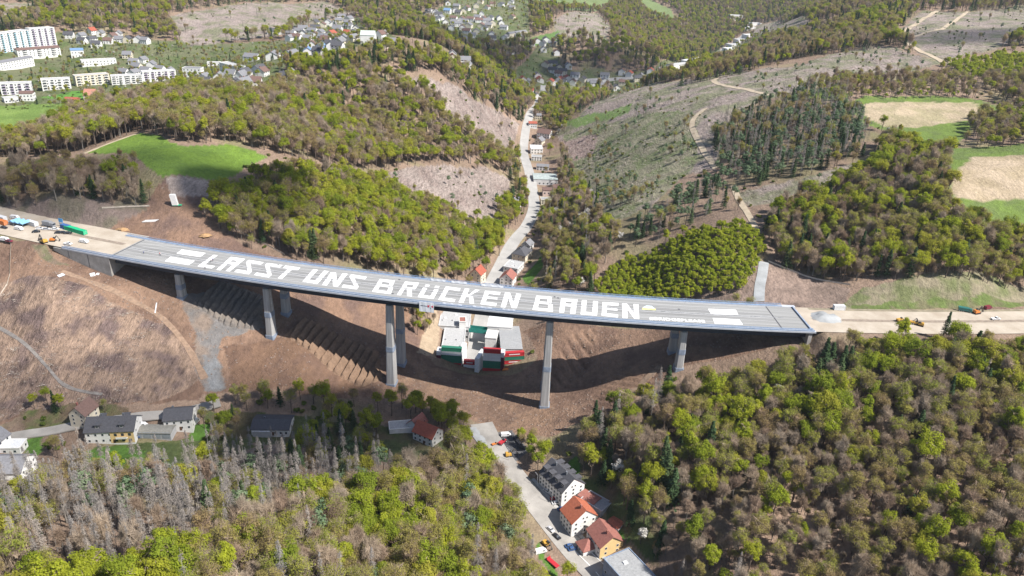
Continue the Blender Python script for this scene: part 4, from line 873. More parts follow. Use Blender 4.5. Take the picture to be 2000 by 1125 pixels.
# --- shipping containers
CONT = {n: mat('container_' + n, c, .55, .08, .7, bump=.0) for n, c in dict(red=(.42,.03,.035), green=(.03,.17,.11), white=(.68,.69,.70), maroon=(.12,.025,.04), orange=(.62,.20,.05), blue=(.05,.13,.32), teal=(.02,.35,.22), brightgreen=(.02,.42,.2), pale=(.5,.52,.54)).items()}
_cm = {}
def container(loc, rz, L, colr, label, stripe=None, group=None):
    k = (L, colr, stripe)
    e = empty('shipping_container', loc, rz, label, 'container', group)
    if k not in _cm:
        w, h = 1.22, 2.58; mb = MB(); n = int(L / .6)
        mb.box(-L / 2, L / 2, -w + .05, w - .05, .12, h - .04)
        for i in range(n):                       # corrugation ribs
            x = -L / 2 + L * (i + .5) / n
            for s in (-1, 1): mb.box(x - .15, x + .15, min(s * (w - .05), s * w), max(s * (w - .05), s * w), .15, h - .1)
        fr = MB()
        for sx in (-1, 1):
            for sy in (-1, 1): fr.box(sx * L / 2 - .1, sx * L / 2 + .1, sy * w - .1, sy * w + .1, 0, h)
        for z in (0, h - .14):
            for sy in (-1, 1): fr.box(-L / 2 + .1, L / 2 - .1, sy * w - .08, sy * w + .08, z, z + .14)
        dr = MB()
        for s in (-1, 1):
            dr.box(L / 2 - .05, L / 2 + .02, (s - 1) * .56, (s + 1) * .56 - .02, .16, h - .18)
            for q in (-.3, .3): dr.tube((L / 2 + .06, s * .56 + q, .2), (L / 2 + .06, s * .56 + q, h - .25), .03, n=5, m=1)
        tx = None
        if stripe:
            tx = MB(); tx.box(-L * .28, L * .28, -w - .03, -w - .004, 1.1, 1.65)
        _cm[k] = (mb.mesh('body', CONT[colr]), fr.mesh('frame', CONT[colr]), dr.mesh('door', [CONT[colr], WALLS['pale']]), tx.mesh('lettering', CONT['white']) if tx else None)
    b, f_, d_, t_ = _cm[k]
    add('body', b, e); add('frame', f_, e); add('door', d_, e)
    if t_: add('lettering', t_, e)
    return e
KEEP_C = []
def stack(px, py, rz, L, cols, where, stripes=()):
    g = at_z(px, py, 6.2); z = ground(g[0], g[1]) if False else 6.0
    KEEP.append((g[0], g[1], 8))
    names = ['bottom', 'second from below', 'third from below', 'fourth from below', 'fifth from below', 'topmost']
    for i, c in enumerate(cols):
        nm = 'topmost' if i == len(cols) - 1 else names[i]
        container((g[0], g[1], z + i * 2.6), rz, L, c, f'{c} shipping container, {nm} {where}', i in stripes)
stack(882, 713, math.radians(-3), 12.2, ['red','green','green','white','green'], 'of the left stack facing the earthworks')
stack(858, 710, math.radians(87), 6.1, ['maroon','maroon','maroon','white'], 'of the narrow maroon stack at the far left')
stack(903, 706, math.radians(80), 12.2, ['white','white','white','white'], 'of the white end-on stack left of the road')
stack(917, 717, math.radians(-2), 7.0, ['white','red'], 'of the low stack closing the road', (1,))
stack(937, 719, math.radians(75), 12.2, ['white','white','white','white'], 'of the white end-on stack right of the road')
stack(960, 724, math.radians(-2), 10.5, ['red','green','green','white','white','red'], 'of the tall stack in the middle')
stack(980, 722, math.radians(82), 6.1, ['maroon','maroon','maroon','maroon','white'], 'of the maroon column beside the tall stack')
stack(1003, 715, math.radians(12), 12.2, ['green','red','green','red'], 'of the angled stack at the right', (1, 3))
stack(991, 727, math.radians(2), 6.1, ['orange'], 'standing alone in front of the angled stack')
for px, py, r in ((226,850,13),(300,850,11),(354,830,10),(533,838,13),(815,848,11),(838,858,9),(20,925,11),(28,880,7)):
    g = G(px, py)
    for k in (6, 12, 18, 24): KEEP.append((g[0], g[1] - k, r * 1.1))
# --- town in the distance
def far_block(x0, x1, y, hgt, Wd, floors, wall, roof, label, rz=None, balc=None, pitch=0.0):
    a, b = G(x0, y[0]), G(x1, y[1]); L = float(np.hypot(*(b - a)[:2])); ang = math.atan2(b[1] - a[1], b[0] - a[0])
    nrm = np.array([-math.sin(ang), math.cos(ang)]); c = (a + b)[:2] / 2 + nrm * Wd / 2
    return block((c[0], c[1], (a[2] + b[2]) / 2), L, Wd, hgt, ang, wall, roof, label, floors=floors, nl=max(4, int(L / 4.2)), ng=3, fine=False, sides='fr', name='apartment_block', cat='apartment block', balc=balc, pitch=pitch, base=6)
BAL1 = mat('balcony_turquoise', (.35,.58,.66), .7); BAL2 = mat('balcony_mauve', (.42,.36,.46), .7); BAL3 = mat('balcony_white', (.66,.66,.64), .7)
far_block(4, 66, (104, 97), 25, 14, 9, WALLS['white'], ROOFS['pale'], 'tall white apartment tower with turquoise balconies, left half of the slab', balc=(5, 1.2, BAL1))
far_block(66, 113, (96, 91), 27, 14, 9, WALLS['white'], ROOFS['pale'], 'tall white apartment tower with mauve balconies, right half of the slab', balc=(4, 1.2, BAL2))
far_block(36, 120, (112, 108), 10, 12, 4, WALLS['white'], ROOFS['brown'], 'brown-roofed apartment row in front of the white tower', pitch=2.5, balc=(3, 1.2, BAL3))
far_block(-14, 69, (138, 131), 9, 12, 3, WALLS['white'], ROOFS['grey'], 'grey-roofed long school-like block below the tower', pitch=2.0, balc=None)
far_block(4, 64, (187, 184), 12, 12, 4, WALLS['white'], ROOFS['pale'], 'white flat-roofed block nearest the meadow at the left edge', balc=(4, 1.3, BAL2))
far_block(84, 140, (178, 173), 12, 12, 4, WALLS['white'], ROOFS['pale'], 'white flat-roofed block second along the meadow', balc=(4, 1.3, BAL3))
far_block(150, 216, (168, 162), 12, 12, 4, WALLS['cream'], ROOFS['pale'], 'cream flat-roofed block third along the meadow', balc=(5, 1.3, BAL3))
far_block(219, 281, (166, 162), 10, 12, 4, WALLS['white'], ROOFS['pale'], 'white apartment row right of the third block, with pale balconies', balc=(5, 1.3, BAL3))
far_block(281, 345, (161, 154), 11, 12, 4, WALLS['white'], ROOFS['pale'], 'white apartment row with mauve balconies near the gabled houses', balc=(5, 1.3, BAL2))
far_block(358, 393, (152, 147), 10, 12, 3, WALLS['white'], ROOFS['grey'], 'short white block at the right end of the apartment rows')
far_block(161, 228, (131, 124), 7, 12, 2, WALLS['white'], ROOFS['pale'], 'low flat white building above the apartment rows')
far_block(40, 66, (199, 197), 8, 11, 2, WALLS['white'], ROOFS['brown'], 'small brown-roofed white building at the edge of the meadow', pitch=2.2)
far_block(10, 38, (203, 200), 5, 9, 1, WALLS['pale'], ROOFS['pale'], 'low pale building at the left edge above the meadow')
far_block(140, 165, (113, 110), 9, 11, 2, WALLS['white'], ROOFS['blue'], 'white building with shiny blue roof right of the tower', pitch=2.5)
far_block(164, 186, (196, 194), 5, 14, 1, WALLS['pink'], ROOFS['salmon'], 'farmhouse with large orange roof above the meadow', pitch=6)
far_block(125, 150, (199, 198), 3, 8, 1, WALLS['brick'], ROOFS['red'], 'long low red shed beside the farmhouse', pitch=1.6)
far_block(430, 468, (140, 133), 6, 12, 2, WALLS['white'], ROOFS['pale'], 'flat white building below the row of two-family houses')
far_block(405, 430, (130, 127), 4, 8, 1, WALLS['white'], ROOFS['pale'], 'low white garage row among the far houses')
far_block(704, 732, (87, 85), 9, 22, 1, WALLS['white'], ROOFS['teal'], 'large hall with pale green roof in the far village', pitch=4)
far_block(995, 1030, (76, 65), 7, 9, 2, WALLS['cream'], ROOFS['grey'], 'long terrace on the hill above the far valley', pitch=3)
for px, py, L_, W_, rf, lab in ((1434,92,30,24,'pale','pale factory hall, nearest one in the far right valley'),(1448,82,36,24,'pale','pale factory hall, middle one in the far right valley'),(1462,73,30,22,'white','white factory hall behind the two pale ones'),(1460,58,36,24,'white','white factory hall farthest up the right valley'),(1474,50,32,20,'pale','grey factory hall beyond the farthest white one'),(1425,100,26,18,'white','white-roofed hall at the near end of the factory row')):
    g = G(px, py); block(g, L_, W_, 7, .35, WALLS['white'], ROOFS[rf], lab, 1, 6, 0, fine=False, sides='f', name='factory_hall', cat='hall', base=6)
far_block(1315, 1345, (138, 130), 7, 18, 1, WALLS['white'], ROOFS['pale'], 'pale works building beside the far right road', pitch=2)
far_block(1345, 1385, (128, 118), 7, 18, 1, WALLS['pale'], ROOFS['white'], 'white-roofed works building farther along the right road')
far_block(1425, 1450, (42, 38), 14, 16, 3, WALLS['white'], ROOFS['white'], 'white tall building at the head of the far right valley')
random.seed(4)
ORD = ['first', 'second', 'third', 'fourth', 'fifth', 'sixth', 'seventh', 'eighth', 'ninth', 'tenth', 'eleventh', 'twelfth', 'thirteenth', 'fourteenth', 'fifteenth', 'sixteenth', 'seventeenth', 'eighteenth', 'nineteenth', 'twentieth'] + ['%dth' % i for i in range(21, 60)]
def far_houses(pts, place, group, size=1.0, dense=False):
    made = []; pts = list(pts)
    for p in list(pts) if dense else []:
        for _ in range(6):
            q = (p[0] + random.uniform(-26, 26), p[1] + random.uniform(-9, 9))
            if min(abs(q[0] - o[0]) + 2.2 * abs(q[1] - o[1]) for o in pts) > 15 and q[1] > 4: pts.append(q); break
    for i, p in enumerate(sorted(pts)):
        x, y = p[:2]; rf = p[2] if len(p) > 2 else random.choice(['grey', 'grey', 'slate', 'brown', 'grey'])
        made.append((x, y, rf))
    cnt = {}
    for x, y, rf in made:
        tot = sum(1 for q in made if q[2] == rf); cnt[rf] = cnt.get(rf, 0) + 1
        g = G(x, y); size_ = size * (1.0 if g[1] < 1250 else 1.22); L = random.uniform(10.5, 14) * size_; Wd = random.uniform(9, 10.5) * size_
        rn = {'slate': 'black'}.get(rf, rf)
        lab = f'pale house with the only {rn} roof {place}' if tot == 1 else f'pale house, {ORD[cnt[rf] - 1]} from left of the {rn}-roofed ones {place}'
        gable(g, L, Wd, random.uniform(4.6, 5.8), random.uniform(3.4, 4.4), math.radians(random.choice([-12, 8, 78, 95, 70, 100])), WALLS[random.choice(['white', 'white', 'white', 'white', 'cream'])], ROOFS[rf],
              lab, 2, 3, 2, fine=False, sides='fr', chimney=1, attic=0, door=False, group=group, base=5)
far_houses([(243,147,'grey'),(263,149,'grey'),(286,147,'grey'),(268,136,'grey'),(262,125,'grey'),(297,133,'grey'),(313,140,'grey'),(333,143,'grey'),(250,114,'grey'),(280,122,'grey')], 'above the apartment rows', 'gabled houses above the apartment rows')
far_houses([(180,82),(212,85,'brown'),(250,84),(285,86),(180,66,'red'),(160,75),(232,72)], 'right of the tower', 'houses right of the tower', dense=True)
far_houses([(493,120,'grey'),(534,115,'grey'),(570,110,'grey')], 'along the upper street', 'two-family houses on the upper street', 1.45)
far_houses([(478,150,'slate'),(513,147,'brown'),(452,150),(500,165,'brown'),(460,170),(432,170,'grey'),(404,168),(558,157)], 'above the brown wood', 'houses above the brown wood', dense=True)
far_houses([(549,66),(570,63,'slate'),(592,61),(616,59,'slate'),(630,53),(640,48),(682,40),(662,44),(567,79),(592,73),(616,74),(648,73,'red'),(602,106,'blue'),(627,100,'blue'),(648,93),(660,62),(636,84)], 'on the left hillside', 'houses of the far left village', dense=True)
far_houses([(695,61),(678,73,'red'),(664,86),(743,75,'brown'),(682,54),(660,98),(690,80),(762,88)], 'around the green-roofed hall', 'houses around the green-roofed hall', dense=True)
far_houses([(832,34),(860,38),(874,24,'blue'),(892,17),(905,25),(930,15),(951,18),(962,11),(979,13),(1000,19),(895,28,'slate'),(926,24),(940,31),(958,38),(975,38),(902,41),(919,41),(944,41),(881,59),(895,52),(916,55),(940,53),(961,49),(979,48),(912,66),(905,80),(958,87),(986,76),(1014,74),(930,66),(870,47),(850,28)], 'at the top middle', 'houses of the far middle village', dense=True)
far_houses([(837,103),(884,118),(909,123),(970,139),(996,141),(988,102,'red'),(1021,158,'red'),(1054,158,'red'),(1075,163,'red'),(1093,160,'red'),(1108,158,'red'),(1138,158),(1161,166),(1033,184,'red'),(1060,90),(1061,100),(1066,80),(1049,83,'brown'),(1079,128,'slate'),(1091,135,'slate'),(1098,145,'slate'),(1229,149,'red'),(1270,143,'red'),(1217,166),(1180,160),(1245,158)], 'at the valley fork', 'houses at the fork of the far valley', dense=True)

# ---------------------------------------------------------------- vehicles, machines and people
PAINT = {n: mat('paint_' + n, c, .35, .03, .5, spec=.5) for n, c in dict(white=(.74,.74,.74), black=(.02,.02,.025), grey=(.28,.29,.31), blue=(.04,.09,.22), red=(.45,.03,.04), yellow=(.50,.29,.05), orange=(.60,.20,.04), teal=(.02,.14,.13), green=(.03,.40,.20), darkred=(.18,.02,.04), silver=(.5,.5,.52)).items()}
M_TYRE = mat('tyre_rubber', (.02,.02,.02), .9)
_veh = {}
def wheel_mesh(r, w):
    k = ('w', r, w)
    if k not in _veh:
        mb = MB(); mb.tube((0, -w / 2, 0), (0, w / 2, 0), r, n=12); mb.tube((0, -w / 2 - .02, 0), (0, w / 2 + .02, 0), r * .55, n=8, m=1); _veh[k] = mb.mesh('wheel', [M_TYRE, PAINT['silver']])
    return _veh[k]
def car(loc, rz, colr, label, kind='car', group=None):
    nm = {'car': 'parked_car', 'van': 'van', 'pickup': 'pickup_truck', 'camper': 'camper_van', 'truck': 'lorry'}[kind]
    e = empty(nm, loc, rz, label, {'car': 'car', 'van': 'van', 'pickup': 'pickup', 'camper': 'camper', 'truck': 'lorry'}[kind], group)
    k = (kind, colr)
    if k not in _veh:
        b = MB(); g = MB(); x = MB()
        if kind == 'car':
            b.prism([(-2.15,.3),(2.08,.28),(2.18,.5),(2.1,.72),(1.25,.9),(-1.95,.96),(-2.18,.8)], -.87, .87, axis='y')
            g.box(-1.75, 1.05, -.78, .78, .93, 1.40, 0, .5, .12); b.box(-1.22, .5, -.66, .66, 1.402, 1.46, 0, .1, .06)
        elif kind in ('van', 'camper'):
            s = 1.0 if kind == 'van' else 1.2
            b.prism([(-2.7 * s,.38),(2.55,.38),(2.65,.85),(2.1,1.15),(1.45,2.0 * s),(-2.6 * s,2.1 * s),(-2.72 * s,1.2)], -.98, .98, axis='y')
            g.prism([(1.55,1.25),(2.06,1.2),(1.52,1.88),(1.45,1.88)], -.9, .9, axis='y'); g.box(.5, 1.45, -1.0, 1.0, 1.25, 1.75)
        elif kind == 'pickup':
            b.prism([(-2.5,.45),(2.4,.45),(2.5,.9),(1.5,1.08),(.1,1.1),(-2.5,1.0)], -.92, .92, axis='y'); g.box(-.4, 1.3, -.8, .8, 1.1, 1.62, 0, .35, .1); b.box(-.05, .9, -.68, .68, 1.622, 1.7)
        else:
            b.box(1.9, 4.0, -1.2, 1.2, .7, 2.9, 0, .15, .05); g.box(3.7, 4.06, -1.05, 1.05, 1.7, 2.6); x.box(-4.2, 1.75, -1.25, 1.25, .95, 3.4)
            b.box(-4.2, 3.9, -.5, .5, .55, .8)
        _veh[k] = (b.mesh('body', PAINT[colr]), g.mesh('windows', M_GLASS), x.mesh('load_box', PAINT[colr]) if x.v else None)
    b, g, x = _veh[k]; add('body', b, e); add('windows', g, e)
    if x: add('load_box', x, e)
    ax = {'car': (1.3, -1.3), 'van': (1.75, -1.7), 'camper': (1.8, -2.0), 'pickup': (1.55, -1.5), 'truck': (3.0, -2.2, -3.4)}[kind]; r = .33 if kind != 'truck' else .5
    for a in ax:
        for s in (-1, 1): add('wheel', wheel_mesh(r, .24), e, (a, s * (.8 if kind == 'car' else .92 if kind != 'truck' else 1.1), r))
    return e
def excavator(loc, rz, colr, label, s=1.0, reach=1.0):
    e = empty('excavator', loc, rz, label, 'excavator'); e.scale = (s, s, s)
    for sy in (-1, 1):
        mb = MB(); mb.prism([(-1.9,.1),(1.9,.1),(2.2,.45),(1.9,.85),(-1.9,.85),(-2.2,.45)], sy * 1.2 - .28, sy * 1.2 + .28, axis='y'); mb.build('track', M_TYRE, e)
    mb = MB(); mb.box(-2.2, 1.3, -1.3, 1.3, .95, 2.0, 0, .1, .05); mb.box(-2.1, -.4, -1.2, 1.2, 2.0, 2.5, 0, .2, .1); h = mb.build('house', PAINT[colr], e)
    mb = MB(); mb.box(-.1, 1.35, .35, 1.25, 2.0, 3.1, 0, .1, .05); mb.build('cab', M_GLASS, e)
    mb = MB(); mb.prism([(1.0,1.6),(1.4,1.5),(3.4 * reach,4.3),(3.2 * reach,4.8),(2.6 * reach,4.5)], -.25, .25, axis='y'); mb.build('boom', mat('boom_dark', (.10,.09,.08), .6), e)
    mb = MB(); mb.prism([(3.0 * reach,4.7),(3.5 * reach,4.4),(5.2 * reach,1.5),(4.9 * reach,1.4)], -.18, .18, axis='y'); mb.build('stick', MATS['boom_dark'], e)
    mb = MB(); mb.prism([(4.7 * reach,1.6),(5.4 * reach,1.5),(5.3 * reach,.6),(4.6 * reach,.5),(4.3 * reach,1.0)], -.5, .5, axis='y'); mb.build('bucket', MATS['boom_dark'], e)
    return e
def dumper(loc, rz, colr, label, s=1.0):
    e = empty('dumper', loc, rz, label, 'dumper'); e.scale = (s, s, s)
    mb = MB(); mb.prism([(-3.2,1.2),(.3,1.0),(.5,2.2),(-3.4,2.5)], -1.2, 1.2, axis='y'); mb.build('skip', PAINT[colr], e)
    mb = MB(); mb.box(.6, 3.4, -1.0, 1.0, .9, 1.9, 0, .2, .1); mb.build('bonnet', PAINT[colr], e)
    mb = MB(); mb.box(.7, 1.9, -.8, .8, 1.9, 3.0, 0, .15, .1); mb.build('cab', M_GLASS, e)
    for a in (-2.2, -.8, 2.5):
        for sy in (-1, 1): add('wheel', wheel_mesh(.75, .5), e, (a, sy * 1.15, .75))
    return e
def mw(px, py):                                  # a spot on the motorway or deck
    x, t = on_deck(px, py); return deck_pt(x, t, .0), math.atan(line_dy(x))
def on(px, py, lift=.3):
    g = G(px, py); return (g[0], g[1], g[2] + lift)
# motorway, left end
for px, py, c, kd, lab, r in ((38,449,'white','van','white van parked beside the blue tents on the left motorway',0),(165,474,'white','van','white van alone on the pale carriageway near the viaduct joint',0),(133,478,'white','pickup','white pickup near the left parapet',.05),(115,456,'black','car','black car, first left of the green containers',.5),(124,456,'black','car','black car, second beside the green containers',.5),(133,457,'black','car','black car touching the green containers',.5),(71,454,'black','car','black car in front of the grey lorry',.7),(78,448,'white','car','white car behind the black one on the left motorway',.6),(91,449,'silver','car','silver car left of the blue sign board',.4),(108,449,'white','car','white car below the blue sign board',.5),(97,443,'grey','truck','grey lorry with box body behind the parked cars',0),(8,446,'black','car','dark car at the left edge of the motorway',0),(18,437,'silver','car','silver car behind the tents at the left edge',.5),(30,427,'white','van','white van on the verge behind the blue tents',.2),(18,472,'darkred','car','dark red car at the left edge by the slope',.1),(10,470,'white','van','white van at the left edge by the slope',.1)):
    p, a = mw(px, py); car(p, a + r, c, lab, kd)
p, a = mw(86, 474); excavator(p, a + 2.9, 'yellow', 'orange-yellow excavator with raised arm on the left motorway', .95)
p, a = mw(104, 471); excavator(p, a + .4, 'orange', 'second smaller excavator beside the raised-arm one', .75)
for px, py, c, L_, lab, r in ((140,451,'brightgreen',9.0,'bright green container, left one of the pair on the motorway',-.12),(157,456,'brightgreen',9.0,'bright green container, right one of the pair near the viaduct',-.12),(129,447,'blue',6.1,'blue container behind the black cars',-.1),(64,440,'white',8.0,'white office container right of the blue tents',-.15),(4,430,'white',7.0,'white office container at the left edge of the picture',-.1),(6,438,'orange',6.1,'orange container at the left edge of the motorway',-.1)):
    p, a = mw(px, py); container(p, a + r, L_, c, lab)
for i, (px, py) in enumerate(((31,438),(40,440),(49,442))):
    p, a = mw(px, py); e = empty('tent', p, a, ['left one', 'middle one', 'right one'][i] + ' of three light blue tents on the left motorway', 'tent'); mb = MB()
    mb.raw([(-1.9,-3,2.3),(1.9,-3,2.3),(1.9,3,2.3),(-1.9,3,2.3),(0,-3,3.4),(0,3,3.4)], [(0,1,4),(2,3,5),(1,2,5,4),(3,0,4,5),(0,3,2,1)]); mb.build('canopy', mat('tent_blue', (.25,.50,.72), .7), e)
    for sx in (-1.8, 1.8):
        for sy in (-2.9, 2.9): mb = MB(); mb.tube((sx, sy, 0), (sx, sy, 2.3), .05, n=4); mb.build('pole', PAINT['silver'], e)
    mb = MB(); mb.box(-1.85, 1.85, 2.85, 2.9, .1, 2.29); mb.build('side_wall', MATS['tent_blue'], e)
p, a = mw(121, 443); e = empty('sign_board', p, a, 'blue and white sign board on posts above the motorway', 'sign'); mb = MB(); mb.box(-1.6, 1.6, -.1, .1, 1.6, 5.2); mb.box(-1.3, 1.3, -.14, -.101, 1.9, 2.9, 1); mb.build('board', [mat('sign_blue', (.10,.36,.68), .6), WALLS['white']], e)
for sx in (-1.3, 1.3): mb = MB(); mb.box(sx - .08, sx + .08, -.08, .08, -.3, 1.6); mb.build('post', PAINT['silver'], e)
# motorway, right end
p, a = mw(1884, 608); e = empty('tipper_lorry', p, a - .5, 'large teal tipper lorry on the right motorway', 'lorry'); e.scale = (.68, .68, .68); mb = MB(); mb.prism([(-5,1.0),(2.5,1.0),(2.9,3.6),(-5.3,3.6)], -1.7, 1.7, axis='y'); mb.build('tub', PAINT['teal'], e); mb = MB(); mb.box(3.0, 5.2, -1.5, 1.5, .6, 3.2, 0, .3, .1); mb.build('cab', PAINT['teal'], e)
for x_ in (4, -1, -2.6, -4.1):
    for s in (-1, 1): add('wheel', wheel_mesh(.6, .4), e, (x_, s * 1.5, .6))
p, a = mw(1907, 612); excavator(p, a + .2, 'orange', 'orange excavator beside the teal lorry', .9)
p, a = mw(1929, 603); car(p, a + .3, 'darkred', 'dark red van beyond the orange excavator', 'van')
p, a = mw(1944, 624); car(p, a, 'white', 'white pickup at the far right of the motorway', 'pickup')
p, a = mw(1757, 627); dumper(p, a + .4, 'yellow', 'yellow dumper, left of two on the right motorway', .7)
p, a = mw(1785, 633); dumper(p, a - .3, 'yellow', 'yellow dumper, right of two on the right motorway', .7)
p, a = mw(1797, 636); excavator(p, a + 2.5, 'yellow', 'yellow excavator behind the two dumpers', .8)
p, a = mw(1638, 604); container(p, a, 6.1, 'white', 'white site container beside the motorway right of the viaduct end')
def heap(px, py, r, h, m, label, onmw=True):
    p = mw(px, py)[0] if onmw else np.array(on(px, py, 0)); rng = np.random.default_rng(int(px)); V = [(0, 0, h)]; F = []; n = 18
    for k in range(1, 6):
        for i in range(n):
            a = 2 * math.pi * i / n; rr = r * k / 5 * (1 + .18 * rng.normal()); V.append((rr * math.cos(a) * 1.3, rr * math.sin(a), h * (1 - k / 5) ** 1.15 + rng.normal() * .08 * h * (k < 5) - (.4 if k == 5 else 0)))
    F = [(0, 1 + i, 1 + (i + 1) % n) for i in range(n)] + [(1 + (k - 1) * n + i, 1 + k * n + i, 1 + k * n + (i + 1) % n, 1 + (k - 1) * n + (i + 1) % n) for k in range(1, 5) for i in range(n)]
    tag(add('heap', mesh('heap', V, F, m, None, True), None, p), label, 'heap')
heap(1610, 620, 7, 2.4, M_GREYTRACK, 'grey gravel heap at the right end of the viaduct'); heap(1625, 622, 4, 1.3, mat('rubble_pale', (.48,.43,.36), .95, .2, .8), 'pale rubble heap beside the grey gravel heap')
heap(240, 447, 3.2, .8, mat('clay_orange', (.38,.235,.12), .95, .25, .5), 'orange clay heap behind the left end of the viaduct', False); heap(400, 458, 3.2, .8, MATS['clay_orange'], 'orange clay heap below the bright field', False)
# white tower and its green carrier below the field
g = on(343, 402, 0); e = empty('white_tower', g, .15, 'leaning white box tower on a green carrier below the bright field', 'tower'); e.scale = (.75, .75, .75); mb = MB(); mb.raw([(-2.3,-1.6,1.0),(2.3,-1.6,1.0),(2.3,1.6,1.0),(-2.3,1.6,1.0),(-3.6,-1.6,10),(.9,-1.6,10),(.9,1.6,10),(-3.6,1.6,10)], [(0,3,2,1),(4,5,6,7),(0,1,5,4),(1,2,6,5),(2,3,7,6),(3,0,4,7)]); mb.build('box', WALLS['white'], e)
mb = MB(); mb.box(-2.5, 5.0, -1.4, 1.4, .3, 1.0); mb.build('carrier', PAINT['green'], e)
for x_ in (-1.8, 1.5, 4): add('wheel', wheel_mesh(.45, 3.0), e, (x_, 0, .45))
for i, (dx, dy) in enumerate(((0, 0), (1.5, -3), (3, -6))):
    pass
# street
for px, py, c, kd, lab, r in ((1075,1037,'silver','car','silver car parked by the road below the orange-roofed house',-.85),(1087,1051,'black','car','black car parked behind the silver one by the road',-.85),(1112,1069,'blue','car','dark blue car, upper of two in front of the annexe',.35),(1118,1075,'blue','car','dark blue car, lower of two in front of the annexe',.35),(1083,977,'red','car','red car in the yard of the slate-roofed house',.3),(1086,985,'white','car','white car next to the red car',.3),(1069,962,'white','car','white car along the slate-roofed house',-.8),(1097,997,'blue','car','blue car at the corner of the orange-roofed house',.3),(278,834,'white','van','white van on the lane between two dark-roofed houses',.12),(383,828,'white','camper','tall white camper beside the black-roofed house',1.4),(266,856,'blue','car','dark blue car beside the double house',.1),(988,852,'white','van','white van at the back of the asphalt yard',.2),(1056,1080,'white','van','white van by the verge at the bottom of the road',.4)):
    car(on(px, py), r, c, lab, kd)
excavator(on(1066, 1066, .35), -.9, 'yellow', 'excavator with black arm on the verge opposite the parked cars', .8); excavator(on(994, 892, .3), .3, 'yellow', 'yellow excavator on the building site at the road head', .9)
excavator(on(1017, 999, .35), 1.8, 'yellow', 'yellow excavator on the left edge of the dusty road', .7); dumper(on(981, 867), 1.0, 'red', 'red dumper on the asphalt yard', .8); dumper(on(966, 870), .6, 'orange', 'small orange dumper beside the red one', .5)
g = on(1080, 1103, .35); e = empty('trailer', g, -.85, 'red flat trailer on the dusty road', 'trailer'); mb = MB(); mb.box(-3, 3, -1, 1, .7, 1.0); mb.box(-3, -2.8, -1, 1, 1.0, 1.9); mb.build('bed', PAINT['red'], e)
for x_ in (-1.5, -.4):
    for s in (-1, 1): add('wheel', wheel_mesh(.4, .25), e, (x_, s * .95, .4))
for i in range(6):                                # pipes stacked on the yard
    g = on(1010 + i * 1.6, 866 + i * .4, .3); mb = MB(); mb.tube((0, -5, .35), (0, 5, .35), .32, n=8); mb.tube((0, -5.02, .35), (0, 5.02, .35), .22, n=8, m=1)
    tag(add('pipe', mb.mesh('pipe', [mat('pipe_black', (.03,.03,.035), .5), M_TYRE]), None, g, .35), f'black pipe on the asphalt yard, {ORD[i]} from the left', 'pipe', 'black pipes laid on the yard')
for i in range(3):
    g = on(291 + i * 3, 434 - i * 1.5, .05); mb = MB(); mb.box(-4, 4, -.2, .2, 0, .4); tag(add('beam', mb.mesh('beam', WALLS['pale']), None, g, .25), ['lower', 'middle', 'upper'][i] + ' one of three pale beams lying on the earth behind the viaduct', 'beam')
# tarpaulins and fences on the cleared slope
for P, w, lab in (([(117,536),(122,540)], 3.2, 'white tarpaulin, larger one on the slope below the wing wall'), ([(176,538),(186,536)], 2.6, 'white tarpaulin, middle one on the slope below the wing wall'), ([(190,538),(192,534)], 1.6, 'small white tarpaulin nearest the wing wall'), ([(306,592),(303,612)], .6, 'narrow white sheet below the first pier')):
    o = strip('tarpaulin', [G(*q)[:2] for q in P], w, mat('tarpaulin_white', (.60,.62,.65), .7), lift=.2, step=1.2, cols=3, label=lab, cat='tarpaulin', kind='thing', ragged=.5)
def fence(P, label, gap=6.0):
    C = resample([G(*q)[:2] for q in P], gap); Z = H(C[:, 0], C[:, 1]); o = Vector((C[0, 0], C[0, 1], Z[0])); e = empty('fence', o, 0, label, 'fence'); mb = MB(); r = MB()
    for i in range(len(C)):
        a = Vector((C[i, 0], C[i, 1], Z[i])) - o; mb.tube(a, a + Vector((0, 0, 1.5)), .08, n=4)
        if i:
            b = Vector((C[i - 1, 0], C[i - 1, 1], Z[i - 1])) - o
            r.raw([a + Vector((0, 0, .3)), b + Vector((0, 0, .3)), b + Vector((0, 0, 1.3)), a + Vector((0, 0, 1.3))], [(0, 1, 2, 3)])
    mb.build('posts', mat('fence_wood', (.42,.36,.30), .9), e); r.build('mesh_panels', mat('fence_fabric', (.50,.44,.37), .9), e)
fence([(424,392),(434,425),(450,443),(480,460),(520,480),(556,499)], 'pale site fence below the dark green wood'); fence([(200,409),(245,406),(292,404)], 'pale site fence on the bank left of the white tower')
fence([(1500,512),(1540,528),(1590,546),(1660,558)], 'pale site fence along the wood edge right of the viaduct'); fence([(22,478),(20,520),(18,550),(0,580)], 'pale site fence down the cleared slope at the left edge')
for i, (px, py) in enumerate(((1040,955),(1068,990),(1098,1028),(1128,1062),(985,905))):
    g = on(px + 9, py - 4, 0); e = empty('street_lamp', g, 2.3, ['grey street lamp by the slate-roofed house', 'grey street lamp by the yard with the red car', 'grey street lamp by the orange-roofed house', 'grey street lamp by the annexe', 'grey street lamp by the building site at the road head'][i], 'street lamp'); mb = MB(); mb.tube((0, 0, -.5), (0, 0, 7.2), .1, .06, 6); mb.tube((0, 0, 7.2), (1.5, 0, 7.6), .06, .05, 5); mb.build('pole', PAINT['silver'], e)
    mb = MB(); mb.box(1.3, 2.0, -.14, .14, 7.55, 7.7, 0, .1, .04); mb.build('lamp_head', PAINT['grey'], e)
